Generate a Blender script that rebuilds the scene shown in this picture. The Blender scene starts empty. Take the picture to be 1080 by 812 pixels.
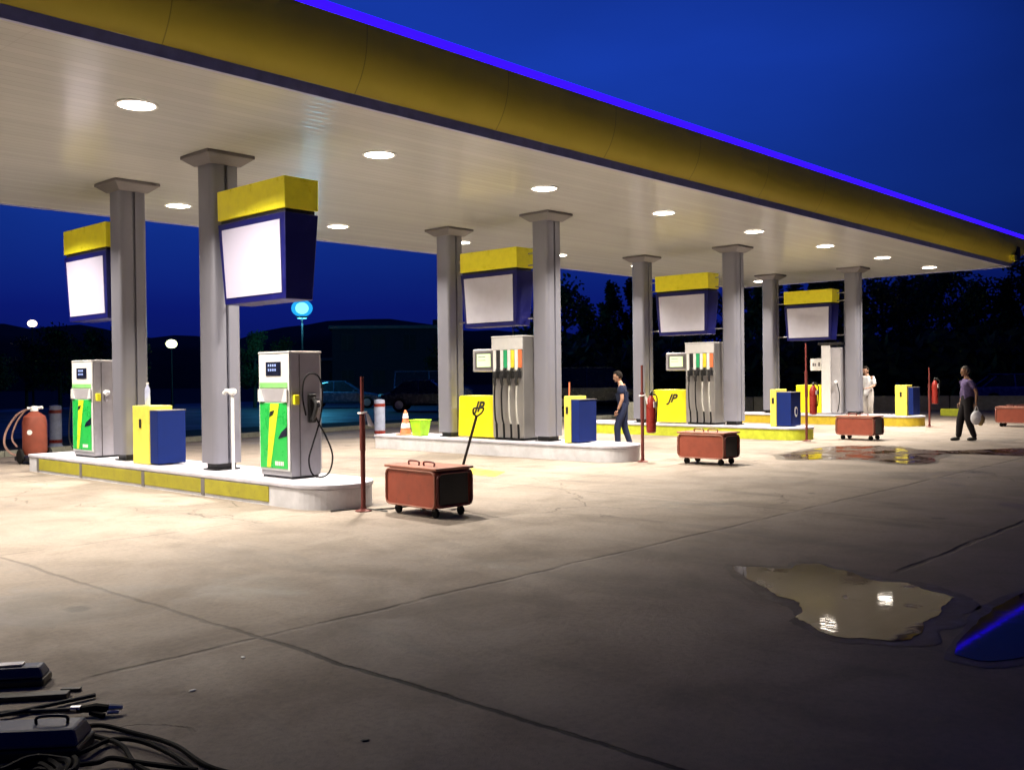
import bpy, bmesh, math, random
from mathutils import Vector, Matrix, noise
PI = math.pi
R = math.radians
random.seed(7)
scn = bpy.context.scene
COL = scn.collection

# ------------------------------------------------------------------ helpers
def link(o, parent=None):
    COL.objects.link(o)
    if parent is not None:
        o.parent = parent
    return o

def tag(o, label=None, cat=None, group=None, kind=None):
    if label: o['label'] = label
    if cat: o['category'] = cat
    if group: o['group'] = group
    if kind: o['kind'] = kind
    return o

def thing(name, label, cat, loc=(0, 0, 0), rz=0.0, group=None):
    o = bpy.data.objects.new(name, None)
    o.empty_display_size = 0.2
    link(o)
    o.location = loc
    o.rotation_euler = (0, 0, rz)
    return tag(o, label, cat, group)

def clone(root, loc, rz=None, label=None, group=None, scale=None):
    r = root.copy(); link(r); r.location = loc
    if rz is not None: r.rotation_euler = (0, 0, rz)
    if scale is not None: r.scale = scale
    if label: r['label'] = label
    if group: r['group'] = group
    for ch in list(root.children):
        c = ch.copy(); link(c); c.parent = r
        for g in list(ch.children):
            d = g.copy(); link(d); d.parent = c
    return r

class MB:
    """collects shapes into one mesh object"""
    def __init__(s):
        s.bm = bmesh.new()
    def box(s, a, b, rot=None, mi=0):
        x0, y0, z0 = a; x1, y1, z1 = b
        vs = [s.bm.verts.new(p) for p in ((x0,y0,z0),(x1,y0,z0),(x1,y1,z0),(x0,y1,z0),(x0,y0,z1),(x1,y0,z1),(x1,y1,z1),(x0,y1,z1))]
        if rot is not None:
            for v in vs: v.co = rot @ v.co
        for f in ((0,3,2,1),(4,5,6,7),(0,1,5,4),(1,2,6,5),(2,3,7,6),(3,0,4,7)):
            s.bm.faces.new([vs[i] for i in f]).material_index = mi
        return s
    def frustum(s, z0, hx0, hy0, z1, hx1, hy1, c=(0, 0), c1=None):
        if c1 is None: c1 = c
        v = []
        for z, hx, hy, cc in ((z0, hx0, hy0, c), (z1, hx1, hy1, c1)):
            for sx, sy in ((-1,-1),(1,-1),(1,1),(-1,1)):
                v.append(s.bm.verts.new((cc[0]+sx*hx, cc[1]+sy*hy, z)))
        for f in ((0,3,2,1),(4,5,6,7),(0,1,5,4),(1,2,6,5),(2,3,7,6),(3,0,4,7)):
            s.bm.faces.new([v[i] for i in f])
        return s
    def prism(s, pts, z0, z1):
        """polygon in xy (ccw) extruded in z"""
        lo = [s.bm.verts.new((x, y, z0)) for x, y in pts]
        hi = [s.bm.verts.new((x, y, z1)) for x, y in pts]
        n = len(pts)
        s.bm.faces.new(lo[::-1]); s.bm.faces.new(hi)
        for i in range(n):
            j = (i+1) % n
            s.bm.faces.new([lo[i], lo[j], hi[j], hi[i]])
        return s
    def extr(s, pts, fn, t0, t1):
        """polygon of 2-d points placed by fn(u, v, t) and extruded t0..t1"""
        lo = [s.bm.verts.new(fn(u, v, t0)) for u, v in pts]
        hi = [s.bm.verts.new(fn(u, v, t1)) for u, v in pts]
        n = len(pts)
        s.bm.faces.new(lo[::-1]); s.bm.faces.new(hi)
        for i in range(n):
            j = (i+1) % n
            s.bm.faces.new([lo[i], lo[j], hi[j], hi[i]])
        return s
    def tube(s, pts, r, seg=8, cap=True):
        pts = [Vector(p) for p in pts]
        n = len(pts)
        rs = r if isinstance(r, (list, tuple)) else [r]*n
        rings = []
        prev = None
        for i, p in enumerate(pts):
            d = (pts[min(i+1, n-1)] - pts[max(i-1, 0)]).normalized()
            if prev is None:
                up = Vector((0, 0, 1)) if abs(d.z) < .9 else Vector((1, 0, 0))
                a = d.cross(up).normalized()
            else:
                a = (prev - d*prev.dot(d))
                a = a.normalized() if a.length > 1e-6 else d.orthogonal().normalized()
            prev = a
            b = d.cross(a)
            rings.append([s.bm.verts.new(p + (a*math.cos(2*PI*k/seg) + b*math.sin(2*PI*k/seg))*rs[i]) for k in range(seg)])
        for i in range(n-1):
            for k in range(seg):
                l = (k+1) % seg
                s.bm.faces.new([rings[i][k], rings[i][l], rings[i+1][l], rings[i+1][k]])
        if cap:
            s.bm.faces.new(rings[0][::-1]); s.bm.faces.new(rings[-1])
        return s
    def lathe(s, prof, c=(0, 0, 0), seg=24, mat=None):
        """profile of (r, z)"""
        rings = []
        for r, z in prof:
            rings.append([Vector((r*math.cos(2*PI*k/seg), r*math.sin(2*PI*k/seg), z)) for k in range(seg)])
        vr = []
        for ring in rings:
            vs = []
            for v in ring:
                if mat is not None: v = mat @ v
                vs.append(s.bm.verts.new(v + Vector(c)))
            vr.append(vs)
        for i in range(len(vr)-1):
            for k in range(seg):
                l = (k+1) % seg
                s.bm.faces.new([vr[i][k], vr[i][l], vr[i+1][l], vr[i+1][k]])
        s.bm.faces.new(vr[0][::-1]); s.bm.faces.new(vr[-1])
        return s
    def ell(s, c, r, seg=16, rings=10):
        c = Vector(c)
        prof = []
        for i in range(rings+1):
            t = -PI/2 + PI*i/rings
            prof.append((max(math.cos(t), .02), math.sin(t)))
        m = Matrix.Diagonal((r[0], r[1], r[2]))
        return s.lathe(prof, c, seg, m)
    def mesh(s, name):
        bmesh.ops.recalc_face_normals(s.bm, faces=s.bm.faces[:])
        me = bpy.data.meshes.new(name)
        s.bm.to_mesh(me); s.bm.free()
        return me
    def build(s, name, mat, parent=None, smooth=False, bevel=0, loc=None, segs=2, angle=35):
        me = s.mesh(name)
        mats = mat if isinstance(mat, (list, tuple)) else [mat]
        for m in mats: me.materials.append(m)
        if smooth:
            for p in me.polygons: p.use_smooth = True
            try: me.set_sharp_from_angle(angle=R(angle))
            except Exception: pass
        o = bpy.data.objects.new(name, me)
        link(o, parent)
        if loc is not None: o.location = loc
        if bevel:
            b = o.modifiers.new('Bevel', 'BEVEL'); b.width = bevel; b.segments = segs
            b.limit_method = 'ANGLE'; b.angle_limit = R(40)
        return o

def arc(c, r, a0, a1, n):
    return [(c[0]+r*math.cos(R(a0+(a1-a0)*i/n)), c[1]+r*math.sin(R(a0+(a1-a0)*i/n))) for i in range(n+1)]

def rrect(x0, y0, x1, y1, r, n=5):
    return (arc((x1-r, y0+r), r, -90, 0, n) + arc((x1-r, y1-r), r, 0, 90, n) +
            arc((x0+r, y1-r), r, 90, 180, n) + arc((x0+r, y0+r), r, 180, 270, n))

def smooth_path(pts, sub=6):
    P = [Vector(p) for p in pts]
    out = []
    for i in range(len(P)-1):
        p0 = P[max(i-1, 0)]; p1 = P[i]; p2 = P[i+1]; p3 = P[min(i+2, len(P)-1)]
        for k in range(sub):
            t = k/sub
            out.append(.5*((2*p1) + (p2-p0)*t + (2*p0-5*p1+4*p2-p3)*t*t + (3*p1-p0-3*p2+p3)*t**3))
    out.append(P[-1])
    return out

# ------------------------------------------------------------------ materials
class NT:
    def __init__(s, name):
        s.m = bpy.data.materials.new(name); s.m.use_nodes = True
        s.t = s.m.node_tree; s.t.nodes.clear()
        s.out = s.t.nodes.new('ShaderNodeOutputMaterial')
    def n(s, typ, **kw):
        nd = s.t.nodes.new(typ)
        for k, v in kw.items():
            if k.startswith('i_'):
                nd.inputs[k[2:].replace('_', ' ')].default_value = v
            else:
                setattr(nd, k, v)
        return nd
    def l(s, a, b): s.t.links.new(a, b)
    def math(s, op, a, b=None, c=None, clamp=False):
        nd = s.n('ShaderNodeMath', operation=op); nd.use_clamp = clamp
        for i, v in enumerate((a, b, c)):
            if v is None: continue
            if isinstance(v, (int, float)): nd.inputs[i].default_value = v
            else: s.l(v, nd.inputs[i])
        return nd.outputs[0]
    def mix(s, f, a, b, blend='MIX'):
        nd = s.n('ShaderNodeMix', data_type='RGBA', blend_type=blend)
        for i, v in ((0, f), (6, a), (7, b)):
            if isinstance(v, (int, float)): nd.inputs[i].default_value = v
            elif isinstance(v, tuple): nd.inputs[i].default_value = (v[0], v[1], v[2], 1)
            else: s.l(v, nd.inputs[i])
        return nd.outputs[2]
    def noise(s, vec, scale, detail=4, rough=.55, dist=0):
        nd = s.n('ShaderNodeTexNoise'); nd.inputs['Scale'].default_value = scale
        nd.inputs['Detail'].default_value = detail; nd.inputs['Roughness'].default_value = rough
        nd.inputs['Distortion'].default_value = dist
        if vec is not None: s.l(vec, nd.inputs['Vector'])
        return nd.outputs[0]
    def ramp(s, f, a, b, lo=0., hi=1.):
        nd = s.n('ShaderNodeMapRange'); nd.interpolation_type = 'SMOOTHSTEP'
        s.l(f, nd.inputs[0])
        nd.inputs[1].default_value = a; nd.inputs[2].default_value = b
        nd.inputs[3].default_value = lo; nd.inputs[4].default_value = hi
        return nd.outputs[0]

def pm(name, rgb, rough=.5, metal=0., var=.12, scale=6., bump=.0, dirt=.0, coat=0., bscale=60.):
    t = NT(name)
    tc = t.n('ShaderNodeTexCoord').outputs['Object']
    nz = t.noise(tc, scale, 5, .6)
    p = t.n('ShaderNodeBsdfPrincipled')
    lo = tuple(c*(1-var) for c in rgb); hi = tuple(min(c*(1+var), 1) for c in rgb)
    col = t.mix(t.ramp(nz, .3, .7), lo, hi)
    if dirt:
        n2 = t.noise(tc, scale*2.3, 8, .7, .4)
        col = t.mix(t.ramp(n2, .52, .75, 0, dirt), col, (.05, .04, .03))
    t.l(col, p.inputs['Base Color'])
    t.l(t.ramp(nz, .2, .8, max(rough-.08, .03), min(rough+.1, 1)), p.inputs['Roughness'])
    p.inputs['Metallic'].default_value = metal
    if rough >= .7: p.inputs['Specular IOR Level'].default_value = .15
    if coat:
        p.inputs['Coat Weight'].default_value = coat; p.inputs['Coat Roughness'].default_value = .15
    if bump:
        b = t.n('ShaderNodeBump'); b.inputs['Strength'].default_value = bump; b.inputs['Distance'].default_value = .01
        t.l(t.noise(tc, bscale, 6, .6), b.inputs['Height']); t.l(b.outputs[0], p.inputs['Normal'])
    t.l(p.outputs[0], t.out.inputs[0])
    return t.m

def em(name, rgb, s, base=None):
    t = NT(name)
    p = t.n('ShaderNodeBsdfPrincipled')
    p.inputs['Base Color'].default_value = (*(base or rgb), 1)
    p.inputs['Roughness'].default_value = .35
    p.inputs['Emission Color'].default_value = (*rgb, 1)
    p.inputs['Emission Strength'].default_value = s
    t.l(p.outputs[0], t.out.inputs[0])
    return t.m

M = {}
M['yellow'] = pm('sign_yellow', (.93, .86, .03), .32, dirt=.03, var=.05)
M['yellowbin'] = pm('bin_yellow', (.78, .68, .10), .45, dirt=.18, var=.06)
M['yellowpanel'] = pm('pump_yellow', (.85, .74, .01), .4, dirt=.08, var=.05)
M['yellowkerb'] = pm('kerb_yellow', (.32, .29, .02), .6, dirt=.35, bump=.3)
M['limekerb'] = pm('kerb_lime_yellow', (.50, .55, .03), .6, dirt=.3, bump=.3)
M['amberkerb'] = pm('kerb_amber_yellow', (.52, .38, .02), .6, dirt=.35, bump=.3)
M['whitekerb'] = pm('kerb_white', (.56, .56, .60), .55, dirt=.10, bump=.3, scale=3)
M['kerbtop'] = pm('island_top_paint', (.50, .49, .56), .5, dirt=.25, bump=.2, scale=3)
M['blue'] = pm('sign_blue', (.004, .005, .105), .4)
M['bluebin'] = pm('bin_blue', (.006, .018, .125), .75, dirt=.0, var=.06)
M['screen'] = pm('white_sign_sheet', (.56, .56, .67), .5, var=.03, dirt=.04)
M['column'] = pm('column_cladding', (.235, .235, .285), .40, .30, var=.02, scale=.6)
M['cap'] = pm('column_cap', (.17, .16, .17), .45, .3, var=.06)
M['black'] = pm('black_metal', (.012, .012, .014), .5)
M['rubber'] = pm('black_rubber', (.009, .009, .010), .75, bump=.2)
M['whitemetal'] = pm('white_pump_body', (.68, .68, .69), .35, .1, var=.04, dirt=.06)
M['greymetal'] = pm('grey_pump_side', (.42, .41, .45), .35, .25, var=.05, dirt=.1)
M['steel'] = pm('brushed_steel', (.42, .41, .41), .36, .7, var=.06, scale=2)
M['green'] = pm('green_panel', (.02, .42, .07), .3, var=.08)
M['greenlight'] = pm('light_green_band', (.22, .55, .18), .35)
M['lime'] = pm('lime_flash', (.62, .78, .03), .3)
M['greenflag'] = pm('green_grade_flag', (.03, .40, .16), .35)
M['orange'] = pm('orange_grade_flag', (.75, .20, .08), .35)
M['yflag'] = pm('yellow_grade_flag', (.80, .66, .05), .35)
M['white'] = pm('white_plastic', (.78, .78, .78), .4, var=.05)
M['hosegrey'] = pm('pale_hose', (.45, .45, .42), .5)
M['display'] = pm('dark_display', (.01, .012, .03), .15)
M['digits'] = em('display_digits', (.3, .4, .8), .25)
M['lcd'] = em('lit_counter_display', (.75, .95, .55), .45)
M['red'] = pm('cart_red', (.30, .066, .038), .45, dirt=.3, bump=.15, var=.12)
M['redtop'] = pm('cart_lid_red', (.34, .13, .085), .5, dirt=.35, bump=.15)
M['redpost'] = pm('post_red', (.13, .022, .018), .5, dirt=.3)
M['redext'] = pm('extinguisher_red', (.24, .022, .016), .3, dirt=.1)
M['orangecone'] = pm('cone_orange', (.80, .22, .10), .5, dirt=.15)
M['limebucket'] = pm('bucket_lime', (.40, .80, .02), .4)
M['chrome'] = pm('chrome', (.6, .6, .6), .35, .8)
M['tyre'] = pm('tyre', (.012, .012, .012), .8)
M['cabbg'] = pm('bollard_paint', (.32, .36, .50), .5, dirt=.25)
M['glass'] = pm('dark_glass', (.01, .014, .02), .08, 0)
M['duskglass'] = pm('dusty_window_glass', (.01, .012, .02), .6)
M['wall'] = pm('boundary_wall_render', (.30, .30, .25), .9, dirt=.5, bump=.6, bscale=20)
M['bark'] = pm('bark', (.05, .04, .03), .9, bump=.5)
M['bldg'] = pm('dusky_wall_render', (.06, .065, .09), .9, dirt=.2)
M['bluetool'] = pm('blue_plastic', (.010, .032, .11), .45, dirt=.2)
M['darkmetal'] = pm('dark_metal', (.03, .03, .03), .4, .5)

def carpaint(name, rgb): return pm(name, rgb, .25, .3, var=.03, coat=.6)

# emissive fixtures
M['lamp'] = em('canopy_lamp_lens', (1.0, .88, .74), 22)
M['neon'] = em('blue_neon', (.015, .002, 1.0), 3.2, (.02, .02, .2))
M['signemit'] = em('emissive_sign_sheet', (.86, .80, 1.0), .13, (.42, .40, .52))  # white sheet with a faint emission of its own

def glow_glass(name, rgb, s, tr):
    t = NT(name)
    e = t.n('ShaderNodeEmission'); e.inputs['Color'].default_value = (*rgb, 1); e.inputs['Strength'].default_value = s
    a = t.n('ShaderNodeBsdfTransparent'); x = t.n('ShaderNodeMixShader'); x.inputs[0].default_value = tr
    t.l(e.outputs[0], x.inputs[1]); t.l(a.outputs[0], x.inputs[2]); t.l(x.outputs[0], t.out.inputs[0]); return t.m

# ------------------------------------------------------------------ geometry constants (metres)
X0, DX = 7.51, 7.28
YA, YB = 15.474, 12.677
ZI, ZC = .307, 4.832
NCOL = [X0 + DX*i for i in range(4)]
YF, YR, XE, XW = 9.175, 18.684, 32.76, -11.0

# ------------------------------------------------------------------ ground
def ground_mat():
    t = NT('forecourt_concrete')
    pos = t.n('ShaderNodeNewGeometry').outputs['Position']
    sep = t.n('ShaderNodeSeparateXYZ'); t.l(pos, sep.inputs[0])
    X, Y = sep.outputs[0], sep.outputs[1]
    big = t.noise(pos, .22, 5, .6, .3)
    mid = t.noise(pos, 1.1, 8, .65, .5)
    fine = t.noise(pos, 22, 8, .75)
    grit = t.noise(pos, 140, 3, .6)
    mp = t.n('ShaderNodeMapping'); mp.inputs['Scale'].default_value = (1.6, .35, 1); t.l(pos, mp.inputs[0])
    streak = t.noise(mp.outputs[0], .9, 6, .65, .6)
    col = t.mix(t.ramp(big, .3, .7), (.222, .180, .148), (.32, .266, .219))
    col = t.mix(t.ramp(mid, .42, .72, 0, .55), col, (.16, .135, .11))
    col = t.mix(t.ramp(streak, .52, .72, 0, .5), col, (.14, .12, .105))
    col = t.mix(t.ramp(fine, .35, .75, 0, .55), col, (.12, .105, .095))
    col = t.mix(t.ramp(grit, .6, .8, 0, .35), col, (.36, .33, .29))
    slab = t.math('MULTIPLY', t.ramp(X, 3.34, 3.36), t.ramp(Y, 5.24, 5.26, 1, 0))
    col = t.mix(t.math('MULTIPLY', slab, .22), col, (.13, .12, .125))
    slab2 = t.ramp(Y, 3.0, 3.03, 1, 0)
    col = t.mix(t.math('MULTIPLY', t.math('MULTIPLY', slab2, t.ramp(X, 6, 9)), .15), col, (.12, .11, .12))
    # pale scuffs
    scuff = t.noise(pos, 3.2, 9, .72, 1.2)
    col = t.mix(t.ramp(scuff, .66, .76, 0, .5), col, (.34, .31, .27))
    # oil drips and tyre marks along the lanes
    vo = t.n('ShaderNodeTexVoronoi'); vo.inputs['Scale'].default_value = .9; t.l(pos, vo.inputs['Vector'])
    vd = t.math('ADD', vo.outputs['Distance'], t.math('MULTIPLY', t.math('SUBTRACT', t.noise(pos, 7, 4), .5), .12))
    sc = t.n('ShaderNodeSeparateColor'); t.l(vo.outputs['Color'], sc.inputs[0])
    drip = t.math('MULTIPLY', t.ramp(vd, .05, .11, 1, 0), t.ramp(sc.outputs[0], .55, .6))
    col = t.mix(t.math('MULTIPLY', drip, .6), col, (.045, .04, .038))
    tw = t.math('MULTIPLY', t.math('SUBTRACT', t.noise(pos, .16, 2), .5), 1.6)
    for xc in (4.9, 6.35, 10.2, 11.7, 17.4, 18.9):
        dd = t.math('ABSOLUTE', t.math('ADD', t.math('SUBTRACT', X, xc), tw))
        tm = t.math('MULTIPLY', t.ramp(dd, .07, .16, 1, 0), t.ramp(t.noise(pos, .8, 4), .48, .7, 0, .30))
        col = t.mix(tm, col, (.06, .055, .05))
    # joints of the slabs, slightly wandering
    wob = t.math('MULTIPLY', t.math('SUBTRACT', t.noise(pos, 1.3, 3), .5), .12)
    wobf = t.math('MULTIPLY', t.math('SUBTRACT', t.noise(pos, 14, 3), .5), .02)
    w2 = t.math('ADD', wob, wobf)
    def joint(c, v, hw, soft):
        d = t.math('ABSOLUTE', t.math('ADD', t.math('SUBTRACT', c, v), w2))
        return t.ramp(d, hw, hw+soft, 1., 0.)
    jx = joint(X, 3.35, .010, .016)
    # the joint is open and black near the camera, filled further on
    fade = t.ramp(Y, 4.2, 6.0, 1., .42)
    jx = t.math('MULTIPLY', jx, fade)
    for v in (10.6, 17.9, 25.1):
        jx = t.math('MAXIMUM', jx, t.math('MULTIPLY', joint(X, v, .006, .014), .45))
    jy = t.math('MULTIPLY', joint(Y, 5.25, .008, .03), .45)
    jy = t.math('MAXIMUM', jy, t.math('MULTIPLY', joint(Y, 3.02, .01, .03), t.ramp(X, 7.6, 8.2, 0, .7)))
    jy = t.math('MAXIMUM', jy, t.math('MULTIPLY', joint(Y, 9.6, .008, .02), .3))
    brk = t.ramp(t.noise(pos, 2.2, 4), .38, .5, .35, 1)
    ve = t.n('ShaderNodeTexVoronoi', feature='DISTANCE_TO_EDGE'); ve.inputs['Scale'].default_value = .33
    wv = t.n('ShaderNodeVectorMath', operation='ADD'); t.l(pos, wv.inputs[0]); nn = t.n('ShaderNodeTexNoise'); nn.inputs['Scale'].default_value = 1.1; nn.inputs['Detail'].default_value = 7; t.l(pos, nn.inputs['Vector']); t.l(nn.outputs[1], wv.inputs[1]); t.l(wv.outputs[0], ve.inputs['Vector'])
    crack = t.math('MULTIPLY', t.ramp(ve.outputs[0], .0008, .0035, 1, 0), t.ramp(big, .5, .56, 0, .45))
    jx = t.math('MAXIMUM', jx, crack)
    J = t.math('MAXIMUM', jx, t.math('MULTIPLY', jy, brk))
    col = t.mix(t.math('MULTIPLY', J, .93), col, (.012, .011, .011))
    # oil / damp darkening patches
    damp = t.noise(pos, .45, 5, .6, .8)
    dm = t.ramp(damp, .57, .68, 0, 1)
    col = t.mix(t.math('MULTIPLY', dm, .42), col, (.075, .065, .058))
    p = t.n('ShaderNodeBsdfPrincipled')
    t.l(col, p.inputs['Base Color'])
    rg = t.ramp(mid, .3, .7, .62, .86)
    rg = t.math('SUBTRACT', rg, t.math('MULTIPLY', dm, .22))
    t.l(rg, p.inputs['Roughness'])
    h = t.math('ADD', t.math('MULTIPLY', fine, .5), t.math('MULTIPLY', grit, .25))
    h = t.math('ADD', h, t.math('MULTIPLY', mid, 1.2))
    h = t.math('SUBTRACT', h, t.math('MULTIPLY', J, 1.5))
    b = t.n('ShaderNodeBump'); b.inputs['Strength'].default_value = .85; b.inputs['Distance'].default_value = .02
    t.l(h, b.inputs['Height']); t.l(b.outputs[0], p.inputs['Normal'])
    t.l(p.outputs[0], t.out.inputs[0])
    return t.m
M['concrete'] = ground_mat()
M['earth'] = pm('dark_earth', (.04, .042, .04), .9, bump=.5, scale=.3, bscale=3)
def asphalt():
    t = NT('road_asphalt')
    pos = t.n('ShaderNodeNewGeometry').outputs['Position']
    a = t.noise(pos, .5, 5, .6); g = t.noise(pos, 60, 4, .7)
    col = t.mix(t.ramp(a, .3, .7), (.035, .036, .04), (.06, .06, .065))
    col = t.mix(t.ramp(g, .5, .8, 0, .5), col, (.10, .10, .10))
    p = t.n('ShaderNodeBsdfPrincipled'); t.l(col, p.inputs['Base Color'])
    t.l(t.ramp(a, .3, .7, .45, .7), p.inputs['Roughness'])
    b = t.n('ShaderNodeBump'); b.inputs['Strength'].default_value = .3; b.inputs['Distance'].default_value = .01
    t.l(g, b.inputs['Height']); t.l(b.outputs[0], p.inputs['Normal'])
    t.l(p.outputs[0], t.out.inputs[0])
    return t.m
M['asphalt'] = asphalt()

def sheet(name, pts, z, mat, kind='structure'):
    m = MB()
    m.bm.faces.new([m.bm.verts.new((x, y, z)) for x, y in pts])
    o = m.build(name, mat)
    return tag(o, kind=kind)

sheet('ground', [(-900, -900), (900, -900), (900, 900), (-900, 900)], -.012, M['earth'])
sheet('road', [(-120, 29), (20, 29), (70, 24), (120, -60), (170, -60), (150, 60), (40, 62), (-120, 62)], -.006, M['asphalt'])
sheet('forecourt', [(-40, -30), (42.5, -30), (42.5, 12), (41.6, 14), (40.2, 17.4), (38.2, 20.9), (30.5, 21.4), (21.5, 24.4), (14, 23.6), (8, 22.2), (-40, 22)], 0, M['concrete'])
# low kerb along the back of the forecourt
m = MB()
kp = [(-40, 22.1), (8, 22.3), (14, 23.7), (21.5, 24.5), (30.5, 21.5), (34, 21.1)]
for a, b in zip(kp[:-1], kp[1:]):
    d = Vector((b[0]-a[0], b[1]-a[1])); n = Vector((-d.y, d.x)).normalized()*.14
    g = d.normalized()*.01
    m.prism([(a[0]+g.x, a[1]+g.y), (b[0]-g.x, b[1]-g.y), (b[0]-g.x+n.x, b[1]-g.y+n.y), (a[0]+g.x+n.x, a[1]+g.y+n.y)], -.01, .12)
tag(m.build('kerb', M['wall']), kind='structure')

# painted yellow marking between the islands
def paint_mat():
    t = NT('worn_yellow_paint')
    pos = t.n('ShaderNodeNewGeometry').outputs['Position']
    w = t.noise(pos, 9, 7, .7)
    col = t.mix(t.ramp(w, .5, .62), (.55, .50, .04), (.24, .20, .13))
    p = t.n('ShaderNodeBsdfPrincipled'); t.l(col, p.inputs['Base Color']); p.inputs['Roughness'].default_value = .6
    t.l(p.outputs[0], t.out.inputs[0]); return t.m
M['paint'] = paint_mat()
sheet('painted_marking', [(11.22, 10.77), (11.95, 11.2), (12.05, 12.1), (11.35, 11.75)], .004, M['paint'])

# puddles
def water_mat(nm='muddy_water', lo=.58, hi=.66, rr=.25, base=.03, spec=.5, rip=.05):
    t = NT(nm)
    pos = t.n('ShaderNodeNewGeometry').outputs['Position']
    p = t.n('ShaderNodeBsdfPrincipled')
    nz = t.noise(pos, 1.5, 4)
    t.l(t.mix(t.ramp(nz, .3, .7), (.036, .020, .008), (.060, .034, .015)), p.inputs['Base Color'])
    p.inputs['Roughness'].default_value = .03
    p.inputs['IOR'].default_value = 1.30; p.inputs['Specular IOR Level'].default_value = spec
    mk = t.ramp(t.noise(pos, 3.5 if base < .05 else 1.6, 6, .7, .6), lo, hi)
    t.l(t.math('ADD', base, t.math('MULTIPLY', mk, rr)), p.inputs['Roughness'])
    h = t.math('ADD', t.noise(pos, 5, 3, .5, .8), t.math('MULTIPLY', t.noise(pos, 22, 2), .14))
    b = t.n('ShaderNodeBump'); b.inputs['Strength'].default_value = rip; b.inputs['Distance'].default_value = .010
    t.l(h, b.inputs['Height']); t.l(b.outputs[0], p.inputs['Normal'])
    t.l(p.outputs[0], t.out.inputs[0]); return t.m
M['water'] = water_mat()
M['film'] = water_mat('thin_water_film', .5, .7, .06, .03, .12, .012)
M['shallow'] = water_mat('shallow_muddy_water', .42, .58, .4, .08, .32)
def wet_mat():
    t = NT('wet_concrete')
    pos = t.n('ShaderNodeNewGeometry').outputs['Position']
    p = t.n('ShaderNodeBsdfPrincipled')
    nz = t.noise(pos, 6, 6, .7)
    t.l(t.mix(t.ramp(nz, .3, .7), (.075, .062, .050), (.13, .11, .09)), p.inputs['Base Color'])
    t.l(t.ramp(nz, .3, .7, .35, .65), p.inputs['Roughness']); p.inputs['Specular IOR Level'].default_value = .25
    t.l(p.outputs[0], t.out.inputs[0]); return t.m
M['wet'] = wet_mat()
def puddle(pts, seed, amp, water='water'):
    cl = pts + [pts[0]]
    P = [Vector((x, y, 0)) for x, y in cl]
    sm = smooth_path(P, 7)[:-1]
    out = []
    c = sum(sm, Vector())/len(sm)
    for v in sm:
        d = (v-c).normalized()
        out.append(v + d*amp*noise.noise(Vector((v.x*4+seed, v.y*4, 0))) + d*amp*.5*noise.noise(Vector((v.x*15+seed, v.y*15, 3))))
    # damp rim, then the water
    for z, g, nm, mt in ((.003, .10+amp*1.2, 'damp_edge', M['wet']), (.007, 0, 'puddle', M[water])):
        m = MB()
        vs = []
        for v in out:
            d = (v-c).normalized()
            k = g*(.6+.9*abs(noise.noise(Vector((v.x*2.2+seed, v.y*2.2, 7))))) if g else 0
            vs.append(m.bm.verts.new((v.x+d.x*k, v.y+d.y*k, z)))
        f = m.bm.faces.new(vs)
        bmesh.ops.triangulate(m.bm, faces=[f])
        tag(m.build(nm, mt), kind='structure')
puddle([(7.18, 4.16), (6.85, 3.86), (6.52, 3.42), (6.28, 3.13), (6.08, 3.0), (5.91, 2.96), (5.78, 2.82), (5.66, 2.6), (5.72, 2.36), (5.82, 2.22), (6.07, 2.22), (6.5, 2.30), (6.95, 2.36), (7.22, 2.47), (7.36, 2.74), (7.34, 3.01), (7.52, 3.3), (7.6, 3.5), (7.7, 3.64), (7.55, 3.76), (7.35, 3.74), (7.26, 3.94)], 1.3, .07)
puddle([(17.54, 9.11), (18.81, 9.18), (20.28, 9.15), (21.0, 8.21), (20.24, 7.06), (21.82, 5.85), (21.7, 4.9), (20.04, 4.5), (19.88, 5.33), (19.5, 6.67), (17.57, 6.19), (17.11, 6.65), (17.45, 7.37), (17.18, 7.93), (16.81, 8.46)], 5.1, .12, 'shallow')
puddle([(5.70, 1.90), (5.97, 1.96), (6.4, 2.02), (6.9, 2.06), (7.6, 2.05), (8.6, 1.95), (9.3, 1.98), (7.6, 1.40), (6.6, 1.42), (6.1, 1.50), (5.72, 1.70)], 3.7, .03, 'film')
0 and puddle([(12.9, 10.3), (13.5, 10.1), (13.7, 9.4), (13.2, 8.9), (12.8, 9.3)], 8.2, .08)

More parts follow.
